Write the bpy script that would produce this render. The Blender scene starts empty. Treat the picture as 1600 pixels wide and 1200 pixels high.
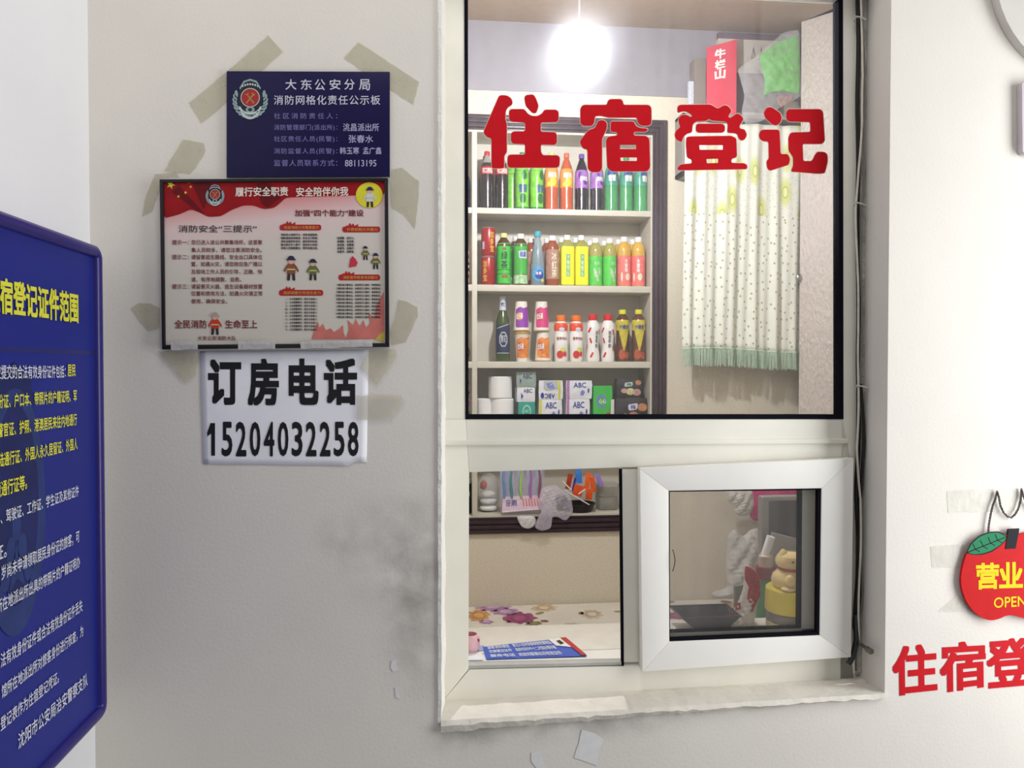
import bpy, bmesh, math, random
from mathutils import Vector, Matrix
random.seed(7)
SC = bpy.context.scene
COL = SC.collection

# ------------------------------------------------------------------ camera, light, exposure
F = 1244.0; D = 1.45; EYE = 1.55
YAW = math.radians(6.0); PITCH = math.radians(1.15)
fw = Vector((math.sin(YAW)*math.cos(PITCH), math.cos(YAW)*math.cos(PITCH), -math.sin(PITCH)))
rt = Vector((math.cos(YAW), -math.sin(YAW), 0)); up = rt.cross(fw)
CAM = Vector((0, -D, EYE))
cd = bpy.data.cameras.new('camera'); cd.sensor_width = 36; cd.lens = F/1600*36; cd.clip_start = .02
co = bpy.data.objects.new('camera', cd); COL.objects.link(co)
co.matrix_world = Matrix((( rt.x, up.x, -fw.x, CAM.x), (rt.y, up.y, -fw.y, CAM.y), (rt.z, up.z, -fw.z, CAM.z), (0, 0, 0, 1)))
SC.camera = co
SC.view_settings.view_transform = 'Standard'; SC.view_settings.look = 'None'
SC.view_settings.gamma = 1; SC.view_settings.exposure = 0.0; SC.view_settings.use_curve_mapping = False
W = bpy.data.worlds.new('hall_daylight'); SC.world = W; W.use_nodes = True
W.node_tree.nodes['Background'].inputs[0].default_value = (1, .985, .97, 1)
W.node_tree.nodes['Background'].inputs[1].default_value = 0.285
def area(name, loc, target, sx, sy, power, color=(1, 1, 1)):
    l = bpy.data.lights.new(name, 'AREA'); l.shape = 'RECTANGLE'; l.size = sx; l.size_y = sy; l.energy = power; l.color = color
    o = bpy.data.objects.new(name, l); COL.objects.link(o); o.location = loc
    o.rotation_euler = (Vector(target) - Vector(loc)).to_track_quat('-Z', 'Y').to_euler()
    return o
area('doorway_daylight', (1.85, -0.66, 1.5), (-0.3, -.05, 1.5), .7, 1.6, 29, (.98, .99, 1))
area('overhead_fill', (0.1, -.9, 3.4), (0.0, 0, 1.9), .6, .6, 11, (1, .98, .95))  # unseen fill added from above to brighten the upper front wall
LAMP_STRENGTH = 1050

# ------------------------------------------------------------------ pixel -> world helpers
def ray(px, py): return fw + rt*((px-800)/F) + up*((600-py)/F)
def P(px, py, y=0.0):
    d = ray(px, py); return CAM + d*((y+D)/d.y)
def PX(px, py, x):
    d = ray(px, py); return CAM + d*((x-CAM.x)/d.x)
def PZ(px, py, z):
    d = ray(px, py); return CAM + d*((z-CAM.z)/d.z)

# ------------------------------------------------------------------ materials
def lin(c):
    c = c/255.0
    return c/12.92 if c <= .04045 else ((c+.055)/1.055)**2.4
def rgb(c): return (lin(c[0]), lin(c[1]), lin(c[2]), 1)
_M = {}
def mat(name, c, rough=.6, var=.05, scale=40, metal=0, spec=.4, bump=0, bscale=60, coat=0, alpha=1, stretch=None):
    """procedural principled material: base colour with a little noise variation, optional bump"""
    if name in _M: return _M[name]
    m = bpy.data.materials.new(name); m.use_nodes = True; nt = m.node_tree; b = nt.nodes['Principled BSDF']
    tc = nt.nodes.new('ShaderNodeTexCoord'); n = nt.nodes.new('ShaderNodeTexNoise'); n.inputs['Scale'].default_value = scale
    n.inputs['Detail'].default_value = 4
    nt.links.new(tc.outputs['Object'], n.inputs['Vector'])
    r = nt.nodes.new('ShaderNodeValToRGB'); col = rgb(c)
    r.color_ramp.elements[0].position = .3; r.color_ramp.elements[1].position = .7
    r.color_ramp.elements[0].color = tuple(v*(1-var) for v in col[:3])+(1,)
    r.color_ramp.elements[1].color = tuple(min(1, v*(1+var)) for v in col[:3])+(1,)
    nt.links.new(n.outputs['Fac'], r.inputs['Fac']); nt.links.new(r.outputs['Color'], b.inputs['Base Color'])
    b.inputs['Roughness'].default_value = rough; b.inputs['Metallic'].default_value = metal
    b.inputs['Specular IOR Level'].default_value = spec; b.inputs['Coat Weight'].default_value = coat
    b.inputs['Coat Roughness'].default_value = .08
    if alpha < 1: b.inputs['Alpha'].default_value = alpha
    if bump:
        n2 = nt.nodes.new('ShaderNodeTexNoise'); n2.inputs['Scale'].default_value = bscale; n2.inputs['Detail'].default_value = 5
        if stretch:
            mp = nt.nodes.new('ShaderNodeMapping'); mp.inputs['Scale'].default_value = stretch
            nt.links.new(tc.outputs['Object'], mp.inputs['Vector']); nt.links.new(mp.outputs['Vector'], n2.inputs['Vector'])
        else: nt.links.new(tc.outputs['Object'], n2.inputs['Vector'])
        bp = nt.nodes.new('ShaderNodeBump'); bp.inputs['Strength'].default_value = bump; bp.inputs['Distance'].default_value = .01
        nt.links.new(n2.outputs['Fac'], bp.inputs['Height']); nt.links.new(bp.outputs['Normal'], b.inputs['Normal'])
    _M[name] = m; return m
def film(name, c, fac, rough=.15, spec=.5, bump=0, bscale=40):
    """see-through film or glass sheet: transparent mixed with a glossy coloured surface"""
    if name in _M: return _M[name]
    m = mat(name, c, rough=rough, spec=spec, bump=bump, bscale=bscale); nt = m.node_tree
    b = nt.nodes['Principled BSDF']; out = nt.nodes['Material Output']
    t = nt.nodes.new('ShaderNodeBsdfTransparent'); mx = nt.nodes.new('ShaderNodeMixShader'); mx.inputs[0].default_value = fac
    nt.links.new(t.outputs[0], mx.inputs[1]); nt.links.new(b.outputs[0], mx.inputs[2]); nt.links.new(mx.outputs[0], out.inputs[0])
    return m
def pane_glass(name, dust, haze=0):
    """thin window glass: clear, mirror by Fresnel, faint streaky dust"""
    m = bpy.data.materials.new(name); m.use_nodes = True; nt = m.node_tree; nt.nodes.clear()
    out = nt.nodes.new('ShaderNodeOutputMaterial'); t = nt.nodes.new('ShaderNodeBsdfTransparent'); g = nt.nodes.new('ShaderNodeBsdfGlossy')
    g.inputs['Roughness'].default_value = .02; fr = nt.nodes.new('ShaderNodeFresnel'); fr.inputs[0].default_value = 1.45
    mx = nt.nodes.new('ShaderNodeMixShader'); nt.links.new(fr.outputs[0], mx.inputs[0]); nt.links.new(t.outputs[0], mx.inputs[1]); nt.links.new(g.outputs[0], mx.inputs[2])
    d = nt.nodes.new('ShaderNodeBsdfTranslucent'); d.inputs[0].default_value = (.8, .82, .9, 1)
    d2 = nt.nodes.new('ShaderNodeBsdfDiffuse'); d2.inputs[0].default_value = (.8, .8, .82, 1)
    dm = nt.nodes.new('ShaderNodeMixShader'); dm.inputs[0].default_value = .3; nt.links.new(d.outputs[0], dm.inputs[1]); nt.links.new(d2.outputs[0], dm.inputs[2])
    tc = nt.nodes.new('ShaderNodeTexCoord'); mp = nt.nodes.new('ShaderNodeMapping'); mp.inputs['Scale'].default_value = (22, 1, 2)
    n = nt.nodes.new('ShaderNodeTexNoise'); n.inputs['Scale'].default_value = 1.5; n.inputs['Detail'].default_value = 4
    r = nt.nodes.new('ShaderNodeMapRange'); r.inputs[1].default_value = .3; r.inputs[2].default_value = .75; r.inputs[3].default_value = dust*.3; r.inputs[4].default_value = dust
    nt.links.new(tc.outputs['Object'], mp.inputs[0]); nt.links.new(mp.outputs[0], n.inputs[0]); nt.links.new(n.outputs[0], r.inputs[0])
    m2 = nt.nodes.new('ShaderNodeMixShader'); nt.links.new(r.outputs[0], m2.inputs[0]); nt.links.new(mx.outputs[0], m2.inputs[1]); nt.links.new(dm.outputs[0], m2.inputs[2])
    if haze:                                   # forward scatter added to imitate lens bloom around the bare bulb behind it
        rf = nt.nodes.new('ShaderNodeBsdfRefraction'); rf.inputs['Roughness'].default_value = .85; rf.inputs['IOR'].default_value = 1.10; rf.inputs[0].default_value = (.95, .95, 1, 1)
        m3 = nt.nodes.new('ShaderNodeMixShader'); m3.inputs[0].default_value = haze; nt.links.new(m2.outputs[0], m3.inputs[1]); nt.links.new(rf.outputs[0], m3.inputs[2]); m2 = m3
    nt.links.new(m2.outputs[0], out.inputs[0]); return m

# ------------------------------------------------------------------ mesh building
class MB:
    def __init__(s): s.v = []; s.f = []; s.m = []
    def add(s, vs, fs, mi=0):
        o = len(s.v); s.v += [Vector(v) for v in vs]; s.f += [tuple(i+o for i in f) for f in fs]; s.m += [mi]*len(fs)
    def addbm(s, bm, mi=0):
        bm.verts.index_update(); s.add([v.co.copy() for v in bm.verts], [tuple(v.index for v in f.verts) for f in bm.faces], mi); bm.free()
    def box(s, x0, x1, y0, y1, z0, z1, bev=0, mi=0, seg=2):
        bm = bmesh.new(); bmesh.ops.create_cube(bm, size=1)
        for v in bm.verts: v.co = Vector(((x0+x1)/2+v.co.x*(x1-x0), (y0+y1)/2+v.co.y*(y1-y0), (z0+z1)/2+v.co.z*(z1-z0)))
        if bev: bmesh.ops.bevel(bm, geom=bm.edges[:], offset=bev, segments=seg, affect='EDGES', profile=.6)
        s.addbm(bm, mi); return s
    def prism(s, front, back, mi=0, bev=0):
        """solid between two matching outlines"""
        n = len(front)
        if bev:
            bm = bmesh.new(); A = [bm.verts.new(p) for p in front]; B = [bm.verts.new(p) for p in back]
            bm.faces.new(A); bm.faces.new(B[::-1])
            for i in range(n): bm.faces.new((A[i], B[i], B[(i+1) % n], A[(i+1) % n]))
            bmesh.ops.recalc_face_normals(bm, faces=bm.faces)
            bmesh.ops.bevel(bm, geom=bm.edges[:], offset=bev, segments=2, affect='EDGES', profile=.6); s.addbm(bm, mi); return s
        s.add(list(front)+list(back), [tuple(range(n)), tuple(range(2*n-1, n-1, -1))]+[(i, n+i, n+(i+1) % n, (i+1) % n) for i in range(n)], mi); return s
    def pxprism(s, pts, y0, y1, mi=0, bev=0):
        """outline seen at wall depth y0, extruded straight back to y1"""
        a = [P(x, y, y0) for x, y in pts]; return s.prism(a, [Vector((p.x, y1, p.z)) for p in a], mi, bev)
    def lathe(s, prof, c=(0, 0, 0), n=28, sq=0, mi=0, a0=0, a1=2*math.pi, close=True):
        k = len(prof); full = abs(a1-a0-2*math.pi) < 1e-6; m = n if full else n+1; vs = []
        for i in range(m):
            a = a0+(a1-a0)*i/n; ca, sa = math.cos(a), math.sin(a); q = 1
            if sq: q = 1/((abs(ca)**sq+abs(sa)**sq)**(1/sq))
            for r, z in prof: vs.append((c[0]+r*q*ca, c[1]+r*q*sa, c[2]+z))
        fs = []
        for i in range(n if full else n):
            j = (i+1) % m
            for t in range(k-1): fs.append((i*k+t, j*k+t, j*k+t+1, i*k+t+1))
        s.add(vs, fs, mi)
        if close and full:
            for t in (0, k-1):
                if prof[t][0] > 1e-6: s.add([vs[i*k+t] for i in range(m)], [tuple(range(m)) if t else tuple(range(m-1, -1, -1))], mi)
        return s
    def tube(s, path, r, n=8, mi=0, closed=False):
        path = [Vector(p) for p in path]; k = len(path); vs = []; u = None
        for i, p in enumerate(path):
            a = path[(i-1) % k] if (closed or i) else p; b = path[(i+1) % k] if (closed or i < k-1) else p
            t = (b-a).normalized()
            if u is None: u = t.orthogonal().normalized()
            u = (u-t*u.dot(t)).normalized(); w = t.cross(u); rr = r[i] if isinstance(r, (list, tuple)) else r
            for j in range(n):
                g = 2*math.pi*j/n; vs.append(p+u*(rr*math.cos(g))+w*(rr*math.sin(g)))
        fs = []
        for i in range(k if closed else k-1):
            i2 = (i+1) % k
            for j in range(n): fs.append((i*n+j, i*n+(j+1) % n, i2*n+(j+1) % n, i2*n+j))
        if not closed: fs += [tuple(range(n-1, -1, -1)), tuple(range((k-1)*n, k*n))]
        s.add(vs, fs, mi); return s
    def blob(s, c, r, mi=0, sub=3, noise=0, seed=0):
        bm = bmesh.new(); bmesh.ops.create_icosphere(bm, subdivisions=sub, radius=1); rnd = random.Random(seed)
        ph = [rnd.uniform(0, 6.3) for _ in range(6)]
        for v in bm.verts:
            p = v.co; d = 1+noise*(math.sin(4*p.x+ph[0])*math.sin(5*p.z+ph[1])+.6*math.sin(9*p.y+ph[2]+3*p.z)+.4*math.sin(13*p.z+ph[3]+5*p.x))
            v.co = Vector((c[0]+p.x*r[0]*d, c[1]+p.y*r[1]*d, c[2]+p.z*r[2]*d))
        s.addbm(bm, mi); return s
    def build(s, name, mats, parent=None, smooth=True, ang=35, local=False):
        mats = mats if isinstance(mats, (list, tuple)) else [mats]
        off = Vector((0, 0, 0))
        if parent is not None and not local: off = Vector(parent.get('_o', (0, 0, 0)))
        elif parent is None and not local:
            xs = [v.x for v in s.v]; ys = [v.y for v in s.v]; zs = [v.z for v in s.v]
            off = Vector(((min(xs)+max(xs))/2, (min(ys)+max(ys))/2, min(zs)))
        me = bpy.data.meshes.new(name); me.from_pydata([v-off for v in s.v], [], s.f)
        for m in mats: me.materials.append(m)
        for i, p in enumerate(me.polygons): p.material_index = s.m[i]
        bm = bmesh.new(); bm.from_mesh(me); bmesh.ops.recalc_face_normals(bm, faces=bm.faces); bm.to_mesh(me); bm.free()
        if smooth: me.shade_smooth(); me.set_sharp_from_angle(angle=math.radians(ang))
        o = bpy.data.objects.new(name, me); COL.objects.link(o)
        if parent is not None: o.parent = parent; o['_o'] = tuple(parent.get('_o', (0, 0, 0)))
        elif not local: o.location = off; o['_o'] = tuple(off)
        return o
def tag(o, label, cat=None, group=None, kind=None):
    o['label'] = label
    if cat: o['category'] = cat
    if group: o['group'] = group
    if kind: o['kind'] = kind
    return o
def thing(name, loc, label, cat, group=None):
    o = bpy.data.objects.new(name, None); o.empty_display_size = .03; COL.objects.link(o); o.location = loc; o['_o'] = tuple(loc)
    return tag(o, label, cat, group)
def struct(o): o['kind'] = 'structure'; return o
_copies = []
def dup(root, loc, label, rotz=None, group=None):
    r = root.copy(); COL.objects.link(r); r.location = loc; r['label'] = label
    if rotz is not None: r.rotation_euler = (0, 0, rotz)
    if group: r['group'] = group
    for ch in list(root.children):
        c = ch.copy(); COL.objects.link(c); c.parent = r
        for g in list(ch.children):
            d = g.copy(); COL.objects.link(d); d.parent = c
    return r

# ------------------------------------------------------------------ flat shapes and lettering
def rounded(pts, r, k=4):
    out = []; n = len(pts)
    for i in range(n):
        p = Vector(pts[i]); a = Vector(pts[i-1]); b = Vector(pts[(i+1) % n])
        la = (a-p).length; lb = (b-p).length
        if la < 1e-6 or lb < 1e-6: continue
        ra = min(r, la*.45); rb = min(r, lb*.45); s = p+(a-p)*(ra/la); e = p+(b-p)*(rb/lb)
        for t in range(k+1):
            t /= k; out.append(s*(1-t)**2+p*(2*t*(1-t))+e*t**2)
    return out
def fill2d(loops):
    """vertices and faces of a flat outline with holes"""
    c = bpy.data.curves.new('outline', 'CURVE'); c.dimensions = '2D'; c.fill_mode = 'BOTH'
    for L in loops:
        sp = c.splines.new('POLY'); sp.points.add(len(L)-1); sp.use_cyclic_u = True
        for q, p in zip(sp.points, L): q.co = (p[0], -p[1], 0, 1)
    return curve_flat(c)
def curve_flat(c):
    o = bpy.data.objects.new('outline', c); COL.objects.link(o)
    dg = bpy.context.evaluated_depsgraph_get(); me = bpy.data.meshes.new_from_object(o.evaluated_get(dg))
    v = [(q.co.x, -q.co.y) for q in me.vertices]; f = [tuple(p.vertices) for p in me.polygons]
    bpy.data.objects.remove(o); bpy.data.curves.remove(c); bpy.data.meshes.remove(me); return v, f
_T = {}
def text2d(body, space=1.0, res=3):
    """unit-box (0..1, y down) triangles of a line of writing, plus its width/height"""
    key = (body, space, res)
    if key not in _T:
        c = bpy.data.curves.new('line', 'FONT'); c.body = body; c.resolution_u = res; c.space_character = space
        v, f = curve_flat(c); xs = [p[0] for p in v]; ys = [p[1] for p in v]
        x0, x1, y0, y1 = min(xs), max(xs), min(ys), max(ys)
        _T[key] = ([((p[0]-x0)/(x1-x0), (p[1]-y0)/(y1-y0)) for p in v], f, (x1-x0)/(y1-y0), y1-y0)
    return _T[key]
def shifts(b):
    if b <= 0: return [(0, 0)]
    if b > .024: return [(0, 0)]+[(b*i*.9, b*j*.9) for i in (-1, 0, 1) for j in (-1, 0, 1) if i or j]
    n = 8 if b > .018 else 4
    return [(0, 0)]+[(b*math.cos(2*math.pi*i/n), b*math.sin(2*math.pi*i/n)) for i in range(n)]
def put_text(mb, body, quad, to3, bold=0, mi=0, lift=None, space=1.0, step=0):
    """writes body into a pixel quad (TL, TR, BR, BL); to3 maps a pixel and a small lift to 3-D"""
    v, f, asp, hh = text2d(body, space)
    if step:
        w_ = abs(quad[1][0]-quad[0][0]); v, f = slice2d(v, f, step/w_)
    TL, TR, BR, BL = [Vector(q) for q in quad]
    for i, (dx, dy) in enumerate(shifts(bold)):
        bx = dx/(asp*hh); by = dy/hh; vs = []
        for u, w in v:
            u2 = u+bx; w2 = w+by
            p = (TL*(1-u2)+TR*u2)*(1-w2)+(BL*(1-u2)+BR*u2)*w2; vs.append(to3(p.x, p.y, (lift or 0)+i*3e-5))
        mb.add(vs, f, mi)
def box4(x0, x1, y0, y1, sk=0): return [(x0, y0), (x1, y0+sk), (x1, y1+sk), (x0, y1)]
def put_shape(mb, loops, to3, mi=0, lift=0, step=0):
    if isinstance(loops[0][0], (int, float)): loops = [loops]
    v, f = fill2d(loops)
    if step:
        v, f = slice2d(v, f, step); v, f = slice2d(v, f, step*2.5, True)
    mb.add([to3(x, y, lift) for x, y in v], f, mi)
def wall_at(y0):
    return lambda x, y, l=0: P(x, y, y0)+Vector((0, -l, 0))
def slice2d(v, f, step, horizontal=False):
    """cuts flat faces into narrow strips so they can bend round a curved surface"""
    bm = bmesh.new(); V = [bm.verts.new((x, y, 0)) for x, y in v]
    for q in f:
        try: bm.faces.new([V[i] for i in q])
        except ValueError: pass
    ax = 1 if horizontal else 0; lo = min(p[ax] for p in v); hi = max(p[ax] for p in v); k = math.floor(lo/step)+1
    while k*step < hi:
        c = (0, k*step, 0) if horizontal else (k*step, 0, 0); n = (0, 1, 0) if horizontal else (1, 0, 0)
        bmesh.ops.bisect_plane(bm, geom=bm.verts[:]+bm.edges[:]+bm.faces[:], plane_co=c, plane_no=n); k += 1
    bm.verts.index_update(); r = [(q.co.x, q.co.y) for q in bm.verts], [tuple(q.index for q in p.verts) for p in bm.faces]; bm.free(); return r
def ellipse(cx, cy, rx, ry, n=24, a0=0, a1=6.2832, rot=0):
    o = []
    for i in range(n):
        a = a0+(a1-a0)*i/(n if a1-a0 > 6.28 else n-1); x = rx*math.cos(a); y = ry*math.sin(a)
        o.append((cx+x*math.cos(rot)-y*math.sin(rot), cy+x*math.sin(rot)+y*math.cos(rot)))
    return o
def star(cx, cy, r, rot=-math.pi/2):
    return [(cx+(r if i % 2 == 0 else r*.4)*math.cos(rot+i*math.pi/5), cy+(r if i % 2 == 0 else r*.4)*math.sin(rot+i*math.pi/5)) for i in range(10)]

# ------------------------------------------------------------------ setting
M_wall = mat('painted_plaster', (226, 221, 213), .85, .03, 5, bump=.06, bscale=170)
M_wall_left = mat('white_plaster', (232, 232, 234), .85, .02, 5, bump=.06, bscale=70)
M_wall_in = mat('beige_wallpaper', (220, 212, 193), .8, .09, 160, bump=.15, bscale=200)
M_emboss = mat('embossed_wallpaper', (206, 196, 188), .26, .04, 60, spec=.9, bump=1.0, bscale=42, stretch=(2.4, 2.4, .9))
M_ceil = mat('ceiling_paint', (205, 200, 200), .8, .03, 20)
M_soffit = mat('soffit_board', (158, 138, 118), .75, .05, 30)
M_floor = mat('grey_tile', (96, 92, 88), .5, .06, 8)
M_upvc = mat('cream_upvc', (238, 235, 222), .38, .03, 14, spec=.45)
M_upvc_w = mat('white_upvc', (245, 243, 237), .35, .02, 14, spec=.45)
M_gasket = mat('black_gasket', (22, 22, 30), .9, .1, spec=.05)
M_sill = mat('chipped_sill_plaster', (216, 211, 200), .85, .08, 12, bump=.3, bscale=45)
M_bead = mat('white_filler', (240, 238, 232), .8, .03, 30, bump=.4, bscale=80)

def dirt_on(m, spots):
    """soot and hand marks with their own places on the plaster"""
    nt = m.node_tree; b = nt.nodes['Principled BSDF']; src = b.inputs['Base Color'].links[0].from_socket
    tc = nt.nodes.new('ShaderNodeNewGeometry')
    n = nt.nodes.new('ShaderNodeTexNoise'); n.inputs['Scale'].default_value = 14; n.inputs['Detail'].default_value = 6
    nt.links.new(tc.outputs['Position'], n.inputs['Vector'])
    for (c, r, s) in spots:
        vm = nt.nodes.new('ShaderNodeVectorMath'); vm.operation = 'SUBTRACT'; vm.inputs[1].default_value = c
        nt.links.new(tc.outputs['Position'], vm.inputs[0])
        sc = nt.nodes.new('ShaderNodeVectorMath'); sc.operation = 'DIVIDE'; sc.inputs[1].default_value = r; nt.links.new(vm.outputs[0], sc.inputs[0])
        ln = nt.nodes.new('ShaderNodeVectorMath'); ln.operation = 'LENGTH'; nt.links.new(sc.outputs[0], ln.inputs[0])
        mr = nt.nodes.new('ShaderNodeMapRange'); mr.interpolation_type = 'SMOOTHSTEP'; mr.inputs[1].default_value = 1; mr.inputs[2].default_value = 0; nt.links.new(ln.outputs['Value'], mr.inputs[0])
        nm = nt.nodes.new('ShaderNodeMapRange'); nm.inputs[1].default_value = .35; nm.inputs[2].default_value = .68; nt.links.new(n.outputs['Fac'], nm.inputs[0])
        mu = nt.nodes.new('ShaderNodeMath'); mu.operation = 'MULTIPLY'; nt.links.new(mr.outputs[0], mu.inputs[0]); nt.links.new(nm.outputs[0], mu.inputs[1])
        m2 = nt.nodes.new('ShaderNodeMath'); m2.operation = 'MULTIPLY'; m2.inputs[1].default_value = s; nt.links.new(mu.outputs[0], m2.inputs[0])
        mx = nt.nodes.new('ShaderNodeMix'); mx.data_type = 'RGBA'; mx.inputs[7].default_value = rgb((88, 82, 72))
        nt.links.new(m2.outputs[0], mx.inputs[0]); nt.links.new(src, mx.inputs[6]); src = mx.outputs[2]
    nt.links.new(src, b.inputs['Base Color'])
pp = lambda x, y: tuple(P(x, y, 0))
dirt_on(M_wall, [(pp(655, 950), (.10, .1, .24), .5), (pp(620, 860), (.16, .1, .16), .35), (pp(900, 1130), (.3, .1, .05), .5), (pp(720, 1150), (.10, .1, .05), .4), (pp(530, 840), (.06, .1, .06), .25)])
dirt_on(M_sill, [(tuple(P(730, 1085, .06)), (.05, .2, .02), .7), (tuple(P(1310, 1050, .06)), (.09, .12, .025), .8), (tuple(P(1010, 1062, .05)), (.03, .2, .02), .4)])

XL = P(143, 600, 0).x
ox0 = P(688, 600, 0).x; ox1 = P(1387, 600, 0).x; oz0 = P(688, 1128, 0).z; oz1 = P(1386, 1085, 0).z; OT = 2.34
WT = .2
b = MB()
b.box(XL-.2, ox0, 0, WT, 0, 3.1); b.box(ox1, 2.4, 0, WT, 0, 3.1); b.box(ox0, ox1, 0, WT, OT, 3.1)
fr = [(ox0, 0, 0), (ox1, 0, 0), (ox1, 0, oz1), (ox0, 0, oz0)]
b.prism([Vector(q) for q in fr], [Vector((q[0], WT, q[2])) for q in fr])
struct(b.build('wall_front', M_wall, smooth=False))
struct(MB().box(XL-.2, XL, -2.6, 0, 0, 3.1).build('wall_left', M_wall_left, smooth=False))
struct(MB().box(XL-.2, 2.4, -2.6, 2.4, -.1, 0).build('floor', M_floor, smooth=False))

# inside room: back wall with a niche for the shelves
YB = 1.9; ZC = EYE+1.45; ZS = ZC; ZB = EYE+1.162
nx0 = P(640, 500, YB).x; nx1 = P(1021, 500, YB).x; nz1 = P(880, 205, YB).z; nz0 = P(880, 808, YB).z
b = MB()
b.box(-1.1, nx0, YB, YB+.25, 0, ZC); b.box(nx1, 2.4, YB, YB+.25, 0, ZC)
b.box(nx0, nx1, YB, YB+.25, nz1, ZC); b.box(nx0, nx1, YB, YB+.25, 0, nz0); b.box(nx0, nx1, YB+.2, YB+.25, nz0, nz1)
struct(b.build('wall_back', M_wall_in, smooth=False))

struct(MB().box(-1.1, 2.4, WT, YB+.25, ZC, ZC+.1).build('ceiling', M_soffit, smooth=False))
struct(MB().box(-1.1, 2.4, YB-.004, YB, ZB, ZC).build('trim_1', mat('grey_lilac_paint', (152, 149, 156), .7, .04, 20), smooth=False))
struct(MB().box(-1.2, -1.1, WT, YB+.25, 0, ZC+.1).build('wall_inner_left', M_wall_in, smooth=False))
A = P(1249, 500, 1.77); B2 = P(1307, 500, 1.648); dr = (B2-A); Cc = A+dr*((.24-A.y)/dr.y)
fp = [(A.x, A.y), (Cc.x, Cc.y), (2.4, Cc.y), (2.4, A.y)]
b = MB(); b.prism([Vector((x, y, 0)) for x, y in fp], [Vector((x, y, ZS)) for x, y in fp])
struct(b.build('wall_right', M_emboss, smooth=False))

# ------------------------------------------------------------------ window
YF = .085
win = struct(thing('window_1', (P(1010, 1060, YF).x, .1, P(1010, 1060, YF).z), 'cream plastic reception window with a fixed pane above two sliding sashes', None))
b = MB()
b.pxprism([(684, -150), (727, -150), (728, 655), (686, 655)], YF, .14, bev=.0015)
b.pxprism([(686, 655), (728, 655), (733, 738), (732, 1046), (690, 1098), (686, 1098)], YF, .14, bev=.0015)
b.build('side_jamb', M_upvc, win)
b = MB(); b.pxprism([(1317, -150), (1342, -150), (1336, 1066), (1312, 1066)], YF, .108, bev=.0015); b.build('side_jamb', M_upvc, win)
b = MB(); b.pxprism([(728, 655), (1317, 654), (1330, 719), (733, 738)], YF, .14, bev=.0012)
b.pxprism([(694, 688), (1325, 686), (1326, 693), (694, 696)], YF-.004, YF+.01, bev=.001); b.build('transom', M_upvc, win)
b = MB(); b.pxprism([(690, 1098), (733, 1047), (1000, 1041), (1330, 1026), (1336, 1064)], YF, .11, bev=.0012); b.build('bottom_rail', M_upvc, win)
b = MB()
for q in ([(731, -150), (725, -150), (727, 655), (732, 649)], [(1310, -150), (1317, -150), (1318, 655), (1311, 649)], [(727, 655), (732, 648), (1311, 648), (1318, 655)]):
    b.pxprism(q, YF-.001, .107)
b.build('gasket', M_gasket, win)
g = MB(); g.pxprism([(728, -150), (1315, -150), (1316, 653), (729, 653)], .098, .103)
fixed_pane = g.build('glass_pane', pane_glass('fixed_window_glass', .05, .0075), win)
b = MB(); b.pxprism([(732, 1040), (998, 1034), (998, 1038), (732, 1045)], .088, .105); b.pxprism([(732, 1034.5), (972, 1029.5), (972, 1032), (732, 1037)], .112, .116); b.build('sliding_track', mat('track_grey', (178, 178, 174), .35, .05), win)
b = MB(); b.box(ox0-.002, ox1-.03, YF, .108, OT-.05, OT+.002, .001); b.build('head_rail', M_upvc, win)
# inner sash (seen left of and through the outer one)
isash = MB()
isash.pxprism([(972, 733), (1004, 733), (1004, 1042), (975, 1042)], .088, .112, bev=.001)
sash2 = isash.build('inner_sash', M_upvc, win)
b = MB(); b.pxprism([(1254, 745), (1277, 745), (1276, 1010), (1252, 1010)], .088, .112, bev=.001); b.build('stile', M_upvc, sash2)
b = MB(); b.pxprism([(1000, 991), (1280, 981), (1280, 1015), (1000, 1025)], .088, .112, bev=.001); b.build('bottom_rail', M_upvc, sash2)
b = MB(); b.pxprism([(1000, 735), (1280, 725), (1280, 745), (1000, 752)], .088, .112, bev=.001); b.build('top_rail', M_upvc, sash2)
b = MB(); b.pxprism([(968, 733), (972, 733), (975, 1040), (971, 1040)], .088, .094); b.pxprism([(1248, 745), (1254, 745), (1252, 995), (1246, 985)], .089, .098)
b.pxprism([(1000, 987), (1252, 978), (1252, 982), (1000, 991)], .089, .098); b.build('gasket', M_gasket, sash2)
b = MB(); b.pxprism([(1000, 750), (1253, 743), (1253, 985), (1000, 993)], .098, .101); b.build('glass_pane', pane_glass('inner_sash_glass', .06), sash2)
# outer sash with mitred corners
so = [(1000, 732), (1334, 716), (1330, 1027), (1004, 1050)]; si = [(1045, 767), (1284, 763), (1281, 993), (1046, 1003)]
sash = MB()
sash.pxprism([so[3], so[0], si[0], si[3]], .060, .082, bev=.0012)
osash = sash.build('outer_sash', M_upvc_w, win)
for nm, q in (('top_rail', (so[0], so[1], si[1], si[0])), ('stile', (so[1], so[2], si[2], si[1])), ('bottom_rail', (so[2], so[3], si[3], si[2]))):
    b = MB(); b.pxprism(list(q), .060, .082, bev=.0012); b.build(nm, M_upvc_w, osash)
b = MB(); gi = [(1046.5, 768.5), (1278, 765.5), (1276, 988), (1047, 998)]
for i in range(4):
    j = (i+1) % 4; b.pxprism([si[i], si[j], gi[j], gi[i]], .063, .074)
b.build('gasket', M_gasket, osash)
b = MB(); b.pxprism([(1045, 767), (1283, 763), (1281, 993), (1046, 1003)], .072, .075); b.build('glass_pane', pane_glass('outer_sash_glass', .08), osash)
b = MB(); r = [P(1049+3*math.sin(t*.52), 857+34*t/6, .066)+Vector((0, -.002-.0025*math.sin(t*math.pi/6), 0)) for t in range(7)]; b.tube([v-Vector((0, .006, 0)) for v in r], .0008, 6); b.build('pull_ring', mat('dark_metal', (50, 48, 46), .4, .05, metal=.7), osash)
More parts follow.
